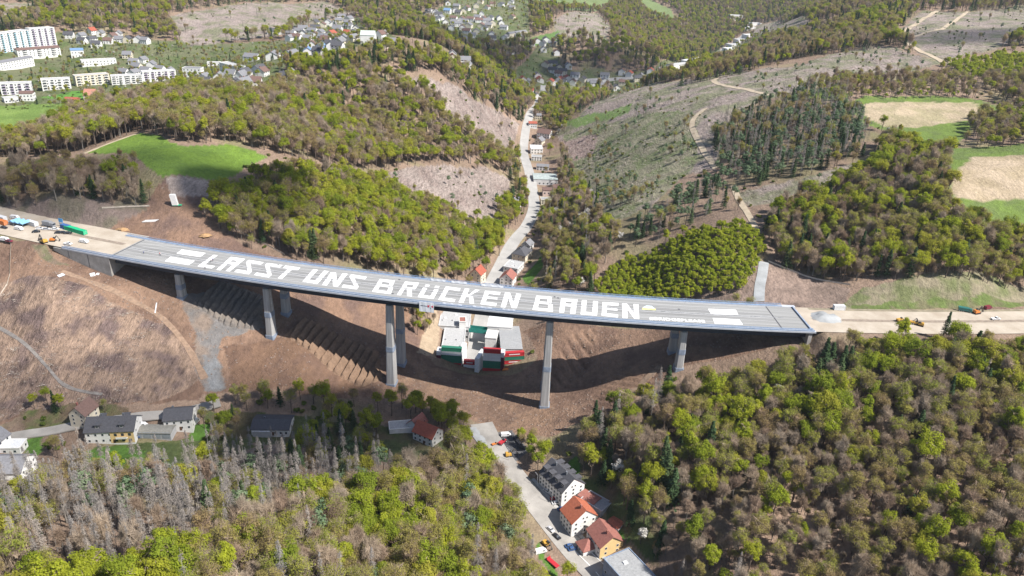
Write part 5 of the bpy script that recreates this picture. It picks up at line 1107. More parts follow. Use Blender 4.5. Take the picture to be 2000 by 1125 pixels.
# people on the deck
def person_mesh(jacket, arm):
    bm = [(0,0,.95),(0,0,1.2),(0,0,1.42),(0,0,1.55),(0,0,1.68),(.1,0,.9),(.12,.03,.5),(.13,-.02,.06),(.14,.12,.03),(-.1,0,.9),(-.12,.1,.5),(-.13,.02,.06),(-.14,.16,.03),(.2,0,1.4),(.26,.04 * arm,1.14),(.26,.2 * arm,.92),(-.2,0,1.4),(-.26,.05,1.13),(-.25,.16,.9)]
    ed = [(0,1),(1,2),(2,3),(3,4),(0,5),(5,6),(6,7),(7,8),(0,9),(9,10),(10,11),(11,12),(2,13),(13,14),(14,15),(2,16),(16,17),(17,18)]
    rad = [.15,.15,.16,.06,.11,.09,.065,.05,.045,.09,.065,.05,.045,.07,.05,.04,.07,.05,.04]
    me = bpy.data.meshes.new('person'); me.from_pydata(bm, ed, []); o = bpy.data.objects.new('person', me); COL.objects.link(o); md = o.modifiers.new('s', 'SKIN')
    for i, r in enumerate(rad): me.skin_vertices[0].data[i].radius = (r, r)
    me.skin_vertices[0].data[0].use_root = True; o.modifiers.new('d', 'SUBSURF').levels = 1
    m = bpy.data.meshes.new_from_object(o.evaluated_get(bpy.context.evaluated_depsgraph_get())); bpy.data.objects.remove(o)
    for k in (mat('trousers_dark', (.04,.045,.06), .9), mat('jacket_' + jacket, dict(red=(.5,.05,.04), yellow=(.75,.6,.05), blue=(.05,.1,.3), black=(.03,.03,.03), white=(.6,.6,.6))[jacket], .9), mat('skin', (.55,.34,.25), .6), mat('hair_dark', (.05,.035,.025), .8)): m.materials.append(k)
    for p in m.polygons:
        z = p.center.z; p.material_index = 0 if z < .93 else (1 if z < 1.5 else (2 if z < 1.68 else 3))
        if abs(p.center.x) > .21 and z < 1.0 and z > .8: p.material_index = 2
    return m
for px, py, j, lab, r in ((411,513,'black','person in dark jacket standing beside the letter L, left of the group',.4),(414.5,511.5,'red','person in red jacket standing beside the letter L',2.0),(416,509.5,'blue','person in blue jacket behind the red-jacketed one at the letter L',3.3),(401,526,'black','person in dark jacket alone below the letter L',1.0),(281,496,'blue','person in blue jacket alone on the empty deck at the left',.2),(312.5,498.5,'red','person in red jacket walking towards the painted panels',1.2),(314.5,499.5,'white','person in white jacket beside the walking red-jacketed one',1.5)):
    p, a = mw(px, py); tag(add('person', person_mesh(j, r), None, p, r), lab, 'person')
# ---------------------------------------------------------------- haze in the valley air

# ---------------------------------------------------------------- trees
LM = dict(
 green=leaf_mat('leaves_fresh_green', [(.23,.285,.035),(.30,.35,.036),(.37,.395,.04),(.36,.345,.055)], .5),
 bud=leaf_mat('leaves_budding', [(.33,.25,.125),(.345,.30,.095),(.335,.33,.075),(.29,.325,.06)], .48),
 twig=leaf_mat('twigs_bare', [(.29,.21,.155),(.34,.26,.19),(.33,.27,.21),(.40,.31,.225)], 0),
 dead=leaf_mat('twigs_dead_spruce', [(.19,.17,.155),(.25,.22,.195),(.23,.215,.205),(.31,.265,.225)], 0),
 needle=leaf_mat('needles_dark', [(.045,.075,.035),(.06,.10,.045),(.09,.125,.055)], .15),
 pine=leaf_mat('needles_pine', [(.11,.165,.09),(.14,.20,.11),(.17,.22,.125)], .2),
 young=leaf_mat('leaves_plantation', [(.30,.36,.035),(.35,.40,.04),(.40,.42,.045)], .48),
 blossom=leaf_mat('blossom_white', [(.52,.50,.46),(.60,.58,.54)], .2),
 bush=leaf_mat('leaves_bush', [(.10,.14,.035),(.14,.185,.04),(.19,.215,.055),(.21,.19,.075)], .3))
BARK = {n: mat('bark_' + n, c, .95, .25, 1.5) for n, c in dict(brown=(.13,.10,.08), grey=(.20,.18,.16), pale=(.32,.29,.26), dark=(.07,.055,.045)).items()}
def quads(C, Nr, su, sv, rng, up=None):
    n = len(C); Nr = Nr / np.maximum(np.linalg.norm(Nr, axis=1), 1e-6)[:, None]
    A = rng.normal(size=(n, 3)) if up is None else up
    U = np.cross(Nr, A); U /= np.maximum(np.linalg.norm(U, axis=1), 1e-6)[:, None]; Vv = np.cross(Nr, U)
    su = np.broadcast_to(su, (n,))[:, None]; sv = np.broadcast_to(sv, (n,))[:, None]
    P = np.stack([C - U * su - Vv * sv * .6, C + U * su * .8 - Vv * sv, C + U * su + Vv * sv * .7, C - U * su * .7 + Vv * sv], 1)
    return P.reshape(-1, 3)
def slivers(A, B, w, rng):
    d = B - A; S = np.cross(d, rng.normal(size=d.shape)); S /= np.maximum(np.linalg.norm(S, axis=1), 1e-6)[:, None]
    w = np.broadcast_to(w, (len(A),))[:, None]
    return np.stack([A - S * w, A + S * w, B + S * w * .35, B - S * w * .35], 1).reshape(-1, 3)
def qmesh(name, parts):                          # parts: [(verts(4n,3), material)]
    V = np.concatenate([p[0] for p in parts]); n = len(V) // 4
    mi = np.concatenate([np.full(len(p[0]) // 4, i) for i, p in enumerate(parts)])
    me = bpy.data.meshes.new(name); me.vertices.add(len(V)); me.vertices.foreach_set('co', V.ravel().astype(np.float32))
    me.loops.add(4 * n); me.loops.foreach_set('vertex_index', np.arange(4 * n, dtype=np.int32))
    me.polygons.add(n); me.polygons.foreach_set('loop_start', (np.arange(n) * 4).astype(np.int32))
    for p in parts: me.materials.append(p[1])
    me.polygons.foreach_set('material_index', mi.astype(np.int32)); me.update(calc_edges=True); return me
def limbs(rng, h, crown, r, spread, nl, bark, lean=.3):
    mb = MB(); pts = [np.array([0, 0, -1.2])]; d = rng.normal(size=2) * lean
    top = h * .82
    for i in range(1, 5): pts.append(np.array([d[0] * i * .4 + rng.normal() * .12, d[1] * i * .4 + rng.normal() * .12, top * i / 4]))
    rr = np.linspace(r, r * .25, 5)
    for i in range(4): mb.tube(pts[i], pts[i + 1], rr[i], rr[i + 1], 5, caps=False)
    ends = []
    for k in range(nl):
        f = rng.uniform(crown, .95); z = top * f; i = min(int(f * 4), 3); b = pts[i] + (pts[i + 1] - pts[i]) * (f * 4 - i)
        a = rng.uniform(0, 6.28); Lb = spread * rng.uniform(.6, 1.0) * (1.15 - .5 * f); e = b + np.array([math.cos(a) * Lb, math.sin(a) * Lb, Lb * rng.uniform(.5, 1.1)])
        m_ = b + (e - b) * .5 + np.array([0, 0, -.1 * Lb]); mb.tube(b, m_, r * .38, r * .25, 4, caps=False); mb.tube(m_, e, r * .25, r * .08, 4, caps=False); ends.append((b, e))
    return mb.mesh('trunk', bark), ends, pts
def broad(seed, h, rx, crown, leaves, twigs, lm, leaf, bark, tw=.07):
    rng = np.random.default_rng(seed); tr, ends, pts = limbs(rng, h, crown, .24 + h * .007, rx * .9, 9, bark)
    zc = h * (crown + 1) / 2 + .3; rz = h * (1 - crown) / 2 + .4
    parts = []
    nl = 30; dirs = rng.normal(size=(nl, 3)); dirs[:, 2] = np.abs(dirs[:, 2]) * 1.0 - .4; dirs /= np.linalg.norm(dirs, axis=1)[:, None]
    ell = np.array([rx * rng.uniform(.85, 1.12), rx * rng.uniform(.85, 1.12), rz])
    lc = dirs * ell * rng.uniform(.35, .82, (nl, 1)) + np.array([pts[-1][0] * .6, pts[-1][1] * .6, zc]); lr = rng.uniform(.20, .42, nl) * rx
    if leaves:
        k = rng.integers(0, nl, leaves); dv = rng.normal(size=(leaves, 3)); dv /= np.linalg.norm(dv, axis=1)[:, None]; dv[:, 2] = np.where(dv[:, 2] < -.45, -dv[:, 2], dv[:, 2])
        C = lc[k] + dv * lr[k][:, None] * rng.uniform(.5, 1.15, (leaves, 1)) * np.array([1, 1, .9])
        Nn = dv * .7 + .6 * (C - np.array([0, 0, zc - rz * .3])) / rx + rng.normal(size=dv.shape) * .55
        s = leaf * rng.uniform(.5, 1.35, leaves); parts.append((quads(C, Nn, s, s * rng.uniform(.6, 1, leaves), rng), lm))
    if twigs:
        k = rng.integers(0, len(ends), twigs); t = rng.uniform(.25, 1.05, (twigs, 1)); A = np.array([ends[i][0] for i in k]) * (1 - t) + np.array([ends[i][1] for i in k]) * t
        j = rng.integers(0, nl, twigs); dv = rng.normal(size=(twigs, 3)); dv /= np.linalg.norm(dv, axis=1)[:, None]
        T = lc[j] + dv * lr[j][:, None] * rng.uniform(.5, 1.15, (twigs, 1)); half = twigs // 3
        d = T - A; A2 = np.where((np.arange(twigs) < half)[:, None], A, T - d / np.maximum(np.linalg.norm(d, axis=1), .1)[:, None] * rng.uniform(1.2, 2.6, (twigs, 1)))
        T = T + np.array([0, 0, 1]) * rng.uniform(0, .6, (twigs, 1))
        parts.append((slivers(A2, T, tw * rng.uniform(.6, 1.3, twigs), rng), LM['twig']))
    return tr, qmesh('crown', parts)
def conifer(seed, h, rb, z0, lm, bark, dens, w, droop, tr_r=.22, gaps=0.0):
    rng = np.random.default_rng(seed); mb = MB(); lean = rng.normal(size=2) * .25
    mb.tube((0, 0, -1.2), (lean[0] * .5, lean[1] * .5, h * .5), tr_r, tr_r * .6, 5, caps=False); mb.tube((lean[0] * .5, lean[1] * .5, h * .5), (lean[0], lean[1], h), tr_r * .6, .03, 5, caps=False)
    n = dens; f = rng.uniform(0, 1, n) ** .8; z = h * (z0 + (1 - z0) * f)
    keep = np.sin(f * 19 + seed) > -1 + gaps * 1.2; z = z[keep]; f = f[keep]; n = len(z)
    a = rng.uniform(0, 6.28, n); r = rb * (1 - f) ** .85 * rng.uniform(.55, 1.1, n) + .25
    A = np.stack([lean[0] * z / h, lean[1] * z / h, z], 1); D = np.stack([np.cos(a), np.sin(a), -droop * rng.uniform(.4, 1.3, n)], 1)
    B = A + D * r[:, None]; parts = [(slivers(A, B, w * .5, rng), lm)]
    # hanging sprays along the branches
    m = int(n * 1.6); k = rng.integers(0, n, m); t = rng.uniform(.25, 1.0, (m, 1)); C = A[k] * (1 - t) + B[k] * t + np.array([0, 0, -.12])
    S = np.stack([-np.sin(a[k]), np.cos(a[k]), np.full(m, .25)], 1); Nn = np.cross(D[k], S) + rng.normal(size=(m, 3)) * .45
    parts.append((quads(C, Nn, w * 2.4 * rng.uniform(.6, 1.3, m), w * 1.5 * rng.uniform(.5, 1.2, m), rng, D[k]), lm))
    return mb.mesh('trunk', bark), qmesh('crown', parts)
def pine(seed, h, lm, bark):
    rng = np.random.default_rng(seed); tr, ends, pts = limbs(rng, h, .62, .26, 3.0, 8, bark, .35)
    cs = np.array([e[1] for e in ends] + [pts[-1] + np.array([0, 0, h * .12])]); n = 620; k = rng.integers(0, len(cs), n)
    dv = rng.normal(size=(n, 3)) * np.array([1, 1, .5]); C = cs[k] + dv * .85; s = .38 * rng.uniform(.6, 1.3, n)
    return tr, qmesh('crown', [(quads(C, dv + np.array([0, 0, .6]) + rng.normal(size=dv.shape) * .5, s, s * .6, rng), lm)])
def bush(seed, lm, n=420, r=2.0, h=2.4):
    rng = np.random.default_rng(seed); mb = MB()
    for i in range(5):
        a = rng.uniform(0, 6.28); mb.tube((0, 0, -.5), (math.cos(a) * r * .5, math.sin(a) * r * .5, h * .7), .09, .03, 4, caps=False)
    L = rng.normal(size=(6, 3)) * np.array([.5, .5, .25]) * r; L[:, 2] = np.abs(L[:, 2]) + h * .45; k = rng.integers(0, 6, n); dv = rng.normal(size=(n, 3)); dv /= np.linalg.norm(dv, axis=1)[:, None]
    C = L[k] + dv * r * .5 * rng.uniform(.6, 1.1, (n, 1)); C[:, 2] = np.maximum(C[:, 2], .05); s = .3 * rng.uniform(.6, 1.4, n)
    return mb.mesh('trunk', BARK['brown']), qmesh('crown', [(quads(C, dv + rng.normal(size=dv.shape) * .5, s, s, rng), lm)])
PROTO = {
 'leafing_tree': [broad(10 + i, h, r, c, 4000, 200, LM['green'], .225, BARK['brown']) for i, (h, r, c) in enumerate([(19, 5.6, .3), (16, 5.0, .26), (21, 5.8, .34), (15, 4.3, .22), (18, 4.7, .28), (17, 6.2, .3), (20, 4.4, .3)])],
 'budding_tree': [broad(30 + i, h, r, c, 1900, 750, LM['bud'], .155, BARK['brown'], .036) for i, (h, r, c) in enumerate([(19, 5.2, .34), (17, 4.8, .3), (21, 5.0, .38), (15, 4.2, .26), (19, 4.2, .34), (18, 5.7, .32), (16, 3.6, .3)])],
 'bare_tree': [broad(50 + i, h, r, c, 0, 2100, None, .3, BARK['grey'], .033) for i, (h, r, c) in enumerate([(19, 5.0, .34), (17, 4.5, .3), (21, 4.7, .38), (15, 4.0, .28), (18, 4.0, .34)])],
 'dead_spruce': [conifer(70 + i, h, r, z0, LM['dead'], BARK['pale'], dn, .058, .3, .16, gp) for i, (h, r, z0, dn, gp) in enumerate([(25, 2.9, .2, 620, .2), (28, 2.7, .28, 560, .4), (21, 2.6, .2, 560, .1), (26, 2.2, .36, 380, .6), (27, 3.2, .18, 680, .2), (23, 1.8, .42, 260, .8)])],
 'spruce_tree': [conifer(90 + i, h, r, z0, LM['needle'], BARK['dark'], 420, .2, .3, .22) for i, (h, r, z0) in enumerate([(18, 4.3, .05), (20, 4.0, .1), (15, 3.8, .04)])],
 'pine_tree': [pine(110 + i, h, LM['pine'], BARK['brown']) for i, h in enumerate([16, 18, 14])],
 'plantation_tree': [broad(130 + i, h, r, c, 1100, 40, LM['young'], .23, BARK['grey']) for i, (h, r, c) in enumerate([(10, 3.0, .25), (9, 2.7, .22), (11, 3.1, .3), (8, 2.6, .2)])],
 'blossom_tree': [broad(150 + i, h, r, c, 1100, 260, LM['blossom'], .26, BARK['dark']) for i, (h, r, c) in enumerate([(12, 3.8, .3), (10, 3.2, .26)])],
 'shrub': [bush(170 + i, LM['bush']) for i in range(3)]}
TP = []              # (polygon, {kind: weight}, density 0..1, place, scale)
def wood(pts, mix, dens, place, scale=1.0): TP.append((GP(pts), mix, dens, place, scale))
GRN, BUD, BARE, DEAD, SPR, PIN, YNG, BLO, SHR = 'leafing_tree', 'budding_tree', 'bare_tree', 'dead_spruce', 'spruce_tree', 'pine_tree', 'plantation_tree', 'blossom_tree', 'shrub'
# left of the road, near
wood([(-200,1030),(60,972),(200,955),(330,950),(400,925),(480,905),(600,893),(690,895),(775,920),(765,965),(700,985),(600,1000),(540,1030),(450,1070),(360,1110),(200,1150),(60,1140),(-200,1140)], {BARE:.10, DEAD:.66, PIN:.09, SPR:.04, BUD:.08, GRN:.03}, .9, 'in the dying spruce stand at the lower left', 1.0)
wood([(110,1150),(180,1125),(260,1105),(340,1090),(365,1130),(330,1230),(60,1240)], {GRN:.9, BUD:.1}, .95, 'in the bright green clump at the bottom left')
wood([(-200,1140),(60,1140),(200,1150),(360,1110),(450,1070),(540,1030),(640,990),(760,960),(860,920),(930,905),(980,968),(1015,1035),(1045,1105),(1075,1190),(900,1400),(-200,1400)], {GRN:.28, BUD:.40, BARE:.26, DEAD:.04, PIN:.02}, .85, 'in the fresh green wood at the bottom left')
wood([(760,905),(800,880),(860,880),(925,930),(860,930),(760,960)], {DEAD:.3, GRN:.25, BUD:.25, BARE:.2}, .9, 'between the dying spruces and the road')
wood([(405,778),(480,775),(560,784),(640,790),(740,796),(740,822),(640,822),(570,816),(480,806),(415,808)], {GRN:.32, BUD:.42, SHR:.26}, .95, 'in the tree belt along the lane', .78)
wood([(640,800),(740,805),(850,800),(895,815),(930,850),(945,890),(935,915),(880,905),(885,860),(800,815),(700,830)], {GRN:.85, BUD:.15}, .8, 'in the row of bright trees below the earthworks', .82)
wood([(400,815),(490,812),(480,870),(440,880),(385,870)], {SHR:.4, BUD:.3, SPR:.15, GRN:.15}, .75, 'in the gardens below the lane', .65)
wood([(580,820),(700,825),(760,840),(750,890),(640,880),(585,850)], {BUD:.35, GRN:.2, SPR:.15, SHR:.3}, .75, 'around the wide bungalow', .7)
wood([(40,800),(110,785),(150,800),(140,830),(60,838)], {SHR:.5, BUD:.25, SPR:.1, GRN:.15}, .9, 'left of the lone yellow house', .55)
wood([(185,800),(240,795),(245,815),(190,822)], {SPR:.4, BUD:.3, SHR:.3}, .9, 'right of the lone yellow house', .55)
wood([(60,875),(120,865),(180,862),(180,885),(150,915),(60,930)], {BUD:.4, SHR:.4, SPR:.2}, .7, 'in the gardens at the left edge', .6)
wood([(850,870),(900,880),(955,985),(985,1040),(930,1000),(880,920)], {GRN:.5, BUD:.3, BARE:.2}, .7, 'along the left side of the dusty road', .8)
# right of the road, near
wood([(1120,885),(1195,900),(1290,1010),(1300,1120),(1262,1085),(1215,1020),(1190,1005),(1165,955),(1130,930)], {BUD:.36, GRN:.28, SPR:.24, SHR:.12}, .95, 'behind the slate-roofed house', .85)
wood([(1120,870),(1190,832),(1250,808),(1300,785),(1340,768),(1400,768),(1480,752),(1530,725),(1600,705),(1700,694),(1900,692),(2250,690),(2250,900),(1800,880),(1500,900),(1330,1000),(1290,1030),(1240,985),(1195,945),(1150,905),(1110,880)], {BUD:.45, GRN:.24, BARE:.25, SPR:.05, DEAD:.01}, .9, 'in the wood below the right end of the viaduct', .95)
wood([(1290,1030),(1330,1000),(1500,900),(1800,880),(2250,900),(2250,1400),(1330,1400),(1300,1150),(1265,1075)], {BUD:.38, BARE:.44, GRN:.16, SPR:.01, DEAD:.01}, .58, 'in the open brown wood at the lower right', .82)
wood([(1000,850),(1040,845),(1060,880),(1065,920),(1040,930),(1010,890)], {GRN:.55, BUD:.25, SHR:.2}, .8, 'beside the building site at the road head', .65)
wood([(1010,925),(1050,945),(1060,965),(1030,965)], {GRN:.7, SHR:.3}, .9, 'between the road and the slate-roofed house', .6)
# behind the viaduct, left
wood([(402,428),(425,396),(530,350),(565,342),(580,420),(640,470),(690,520),(600,512),(510,480),(440,455)], {GRN:.45, BUD:.45, SPR:.05, BARE:.05}, .95, 'in the dark green wood beside the bright field', .95)
wood([(565,342),(640,346),(745,368),(795,392),(865,412),(912,450),(940,480),(925,540),(890,555),(800,552),(760,545),(690,520),(640,470),(580,420)], {GRN:.52, BUD:.36, BARE:.12}, .92, 'in the fresh green wood behind the viaduct', .9)
wood([(925,470),(960,455),(985,480),(960,520),(935,515)], {GRN:.9, SPR:.1}, .9, 'by the red-roofed house behind the parapet', .9)
wood([(790,600),(840,600),(850,640),(820,660),(795,640)], {BUD:.5, GRN:.35, BARE:.15}, .8, 'on the bank left of the works buildings', .6)
wood([(-200,352),(90,347),(170,347),(240,346),(290,368),(308,392),(300,406),(200,401),(100,393),(-200,388)], {BUD:.5, BARE:.36, SPR:.04, GRN:.10}, .95, 'in the dark wood left of the bright field', .95)
wood([(-200,300),(40,285),(110,255),(200,215),(330,195),(480,200),(560,175),(700,150),(780,160),(850,195),(870,230),(900,258),(950,280),(985,308),(1000,325),(992,348),(945,322),(895,325),(800,322),(740,333),(640,325),(525,303),(450,277),(370,282),(330,276),(280,256),(160,296),(90,305)], {BUD:.45, BARE:.28, GRN:.26, SPR:.01}, .92, 'in the brown wood on the hill behind the bright field')
wood([(780,132),(870,128),(960,155),(1010,195),(1033,215),(1023,248),(960,208),(890,168),(785,150)], {BUD:.45, GRN:.2, SPR:.2, BARE:.15}, .95, 'above the pinkish felled slope')
wood([(560,132),(690,114),(760,102),(830,105),(872,127),(785,133),(700,147),(600,152),(555,165)], {GRN:.5, BUD:.3, SPR:.2}, .9, 'on the slope between the brown wood and the far village', .9)
wood([(1285,98),(1400,76),(1425,86),(1398,108),(1330,124),(1290,122)], {BUD:.5, GRN:.35, SPR:.15}, .95, 'beside the factory row in the far right valley')
wood([(985,300),(1012,300),(1020,360),(1030,400),(1010,440),(985,470),(960,445),(985,400),(1000,370)], {GRN:.5, BUD:.3, SPR:.2}, .85, 'along the left side of the valley road', .8)
# behind the viaduct, right
wood([(1062,195),(1110,205),(1122,232),(1098,262),(1062,255)], {BUD:.5, GRN:.3, SPR:.1, BLO:.1}, .95, 'right of the far valley road', .8)
wood([(1050,440),(1078,400),(1098,300),(1115,325),(1150,380),(1185,440),(1215,470),(1180,520),(1150,580),(1062,572),(1058,520)], {BUD:.36, BARE:.24, DEAD:.10, SPR:.12, GRN:.12, BLO:.06}, .95, 'on the slope right of the valley road', .85)
wood([(1170,585),(1160,560),(1215,512),(1335,470),(1445,442),(1490,475),(1495,515),(1445,575),(1300,602),(1180,605)], {YNG:1.0}, 1.6, 'in the yellow-green plantation behind the viaduct', .95)
wood([(1215,470),(1300,395),(1400,362),(1435,392),(1400,425),(1340,450),(1230,490)], {PIN:.4, SPR:.3, DEAD:.2, BUD:.1}, .6, 'on the shaded slope above the plantation', .8)
wood([(1395,265),(1440,235),(1510,200),(1570,190),(1640,200),(1690,250),(1692,300),(1600,338),(1450,368),(1395,355)], {PIN:.33, DEAD:.36, SPR:.15, BUD:.16}, .95, 'in the dark conifer wood on the right hillside', .85)
wood([(1490,460),(1505,415),(1600,385),(1700,340),(1720,280),(1800,300),(1850,310),(1842,400),(1880,436),(2250,450),(2250,540),(1850,550),(1660,556),(1600,545),(1515,512)], {BUD:.42, GRN:.33, BARE:.20, SPR:.05}, .92, 'in the mixed wood below the reed basins', .88)
wood([(1530,172),(1650,155),(1800,160),(1900,160),(1905,192),(1690,194),(1640,202)], {BUD:.4, YNG:.35, BARE:.25}, .9, 'above the upper reed basin', .8)
wood([(1840,130),(2250,85),(2250,165),(1880,155)], {YNG:1.0}, 1.2, 'in the pale plantation on the far right', 1.1)
wood([(1885,240),(1965,215),(2250,225),(2250,285),(1905,292)], {BUD:.55, BARE:.25, GRN:.2}, .8, 'between the two reed basins', .75)
wood([(1905,160),(2250,160),(2250,212),(1965,208)], {BUD:.6, BARE:.3, GRN:.1}, .9, 'right of the upper reed basin', .9)
wood([(1330,172),(1400,130),(1480,96),(1600,76),(1720,80),(1712,98),(1600,108),(1450,143)], {BUD:.4, SPR:.15, BARE:.2, YNG:.25}, .85, 'along the far right ridge')
wood([(1520,44),(1560,20),(1700,5),(1960,-15),(2250,-20),(2250,10),(1900,24),(1800,18),(1650,40)], {BUD:.6, BARE:.3, SPR:.1}, .9, 'on the farthest right hilltop')
TOWN = GP([(-150,62),(120,62),(330,78),(440,85),(560,78),(620,42),(700,32),(770,72),(745,92),(565,115),(530,165),(330,182),(200,198),(-150,202)]), GP([(825,40),(900,-5),(1030,-5),(1035,75),(960,95),(880,75)]), GP([(1000,140),(1060,75),(1100,130),(1280,140),(1330,120),(1460,70),(1500,60),(1480,95),(1330,150),(1180,172),(1010,170)])
CUTP = [c[0] for c in COVER[N_TOWN:]]
def classify(X, Y):
    n = len(X); kind = np.full(n, '', dtype='U16'); place = np.zeros(n, int) - 1; sc = np.ones(n)
    u = RNG.random(n); d = RNG.random(n); done = np.zeros(n, bool)
    jx = X + 4 * fbm(X / 15, Y / 15, 2); jy = Y + 4 * fbm(X / 15 + 9, Y / 15 + 4, 2)
    clump = fbm(X / 28 + 11, Y / 28 + 3, 2)
    def pick(m, mix, dens, pi, s):
        idx = np.nonzero(m)[0]; done[idx] = True
        idx = idx[d[idx] < dens]
        uu = u[idx] + .5 * clump[idx]; uu = np.abs(uu); uu = np.where(uu > 1, 2 - uu, uu); uu = np.clip(uu, .0005, .9995); acc = 0
        for k, w in mix.items():
            kk = (uu >= acc) & (uu < acc + w); kind[idx[kk]] = k; acc += w
        place[idx] = pi; sc[idx] = s
    for pi, (poly, mix, dens, pl, s) in enumerate(TP):
        pick(in_poly(jx, jy, poly) & ~done, mix, dens, pi, s)
    for t in TOWN: pick(in_poly(jx, jy, t) & ~done, {BUD:.32, GRN:.2, SPR:.05, BLO:.05, SHR:.38}, .36, 900, .48)
    spot = fbm(X / 30 + 2, Y / 30 + 6, 3) > .04
    pick(in_poly(jx, jy, CUTP[9]) & ~done & spot, {SHR:.55, PIN:.2, DEAD:.12, BUD:.13}, .6, 901, .62)
    done |= in_poly(jx, jy, CUTP[9])
    for poly in CUTP[:9]: pick(in_poly(jx, jy, poly) & ~done & spot, {PIN:.2, DEAD:.15, SHR:.5, BUD:.15}, .2, 901, .6)
    for poly in CUTP: done |= in_poly(jx, jy, poly)
    pick((Y > 1050) & ~done, {GRN:.3, BUD:.4, SPR:.15, BARE:.15}, .92, 902, 1.0)
    pick(~done, {SHR:.6, BUD:.25, GRN:.15}, .10, 903, .7)
    return kind, place, sc
allT = []
for y0, y1, sp in ((150, 440, 4.9), (440, 700, 5.4), (700, 1200, 6.8), (1200, 3300, 10.5)):
    gx = np.arange(-y1 * .95 - 60, y1 * .95 + 60, sp); gy_ = np.arange(y0, y1, sp)
    X, Y = np.meshgrid(gx, gy_); X = X.ravel() + RNG.uniform(-.48, .48, X.size) * sp; Y = Y.ravel() + RNG.uniform(-.48, .48, Y.size) * sp
    m = np.abs(X) < Y * .80 + 45; X, Y = X[m], Y[m]
    Z = H(X, Y); pj = project(np.stack([X, Y, Z + 5], 1)); m = (pj[:, 0] > -160) & (pj[:, 0] < 2160) & (pj[:, 1] > -60) & (pj[:, 1] < 1260); X, Y, Z, pj = X[m], Y[m], Z[m], pj[m]
    # keep roads, buildings and the viaduct free
    ok = np.ones(len(X), bool)
    for ri, (C, hw) in enumerate(ROADS):
        b = (X > C[:, 0].min() - hw - 4) & (X < C[:, 0].max() + hw + 4) & (Y > C[:, 1].min() - hw - 4) & (Y < C[:, 1].max() + hw + 4) & ok; i = np.nonzero(b)[0]
        for a in range(0, len(i), 4000):
            j = i[a:a + 4000]
            ok[j] &= np.min((X[j, None] - C[None, ::1, 0]) ** 2 + (Y[j, None] - C[None, ::1, 1]) ** 2, axis=1) > (hw + (6.0 if ri == 0 else .8)) ** 2
    for bx_, by_, r in KEEP: ok &= (X - bx_) ** 2 + (Y - by_) ** 2 > (r + 1.5) ** 2
    X, Y, Z, pj = X[ok], Y[ok], Z[ok], pj[ok]
    k, p, s = classify(X, Y); m = k != ''
    allT.append((X[m], Y[m], Z[m], k[m], p[m], s[m] * (1.0 if y0 < 1200 else 1.12), pj[m]))
_pi = [i for i, t in enumerate(TP) if t[3].startswith('in the yellow-green plantation')][0]; _pp = np.array(TP[_pi][0]); _x0, _y0 = _pp.min(0); _x1, _y1 = _pp.max(0)
_gx, _gy = np.meshgrid(np.arange(_x0, _x1, 3.0), np.arange(_y0, _y1, 3.0)); _gx = _gx.ravel() + RNG.uniform(-1.3, 1.3, _gx.size); _gy = _gy.ravel() + RNG.uniform(-1.3, 1.3, _gy.size); _m = in_poly(_gx, _gy, TP[_pi][0]); _gx, _gy = _gx[_m], _gy[_m]
for C, hw in ROADS: _m = np.array([np.min((C[:, 0] - a) ** 2 + (C[:, 1] - b) ** 2) > (hw + .8) ** 2 for a, b in zip(_gx, _gy)]); _gx, _gy = _gx[_m], _gy[_m]
_gz = H(_gx, _gy); allT = [tuple(q[~((a[4] == _pi))] for q in a) for a in allT]
allT.append((_gx, _gy, _gz, np.full(len(_gx), YNG, dtype='U16'), np.full(len(_gx), _pi), np.full(len(_gx), .66), project(np.stack([_gx, _gy, _gz + 4], 1))))
# understorey of small trees filling the near woods
for _i, _t in enumerate(TP):
    if not any(k in _t[3] for k in ('lower right', 'right end of the viaduct', 'fresh green wood at the bottom left', 'below the reed basins')): continue
    _pp = np.array(_t[0]); _x0, _y0 = np.maximum(_pp.min(0), (-260, 150)); _x1, _y1 = np.minimum(_pp.max(0), (420, 620)); _n = int((_x1 - _x0) * (_y1 - _y0) / 26)
    _gx = RNG.uniform(_x0, _x1, _n); _gy = RNG.uniform(_y0, _y1, _n); _m = in_poly(_gx, _gy, _t[0])
    for C, hw in ROADS[:2] + ROADS[-1:]: _m &= np.array([np.min((C[:, 0] - a) ** 2 + (C[:, 1] - b) ** 2) > (hw + 3) ** 2 for a, b in zip(_gx, _gy)])
    for bx_, by_, r in KEEP: _m &= (_gx - bx_) ** 2 + (_gy - by_) ** 2 > r * r
    _gx, _gy = _gx[_m], _gy[_m]; _n = len(_gx); _gz = H(_gx, _gy); _k = np.where(RNG.random(_n) < .62, BARE, BUD).astype('U16')
    allT.append((_gx, _gy, _gz, _k, np.full(_n, _i), np.full(_n, .46), project(np.stack([_gx, _gy, _gz + 3], 1))))
TX, TY, TZ, TK, TPL, TS, TPJ = (np.concatenate([a[i] for a in allT]) for i in range(7))
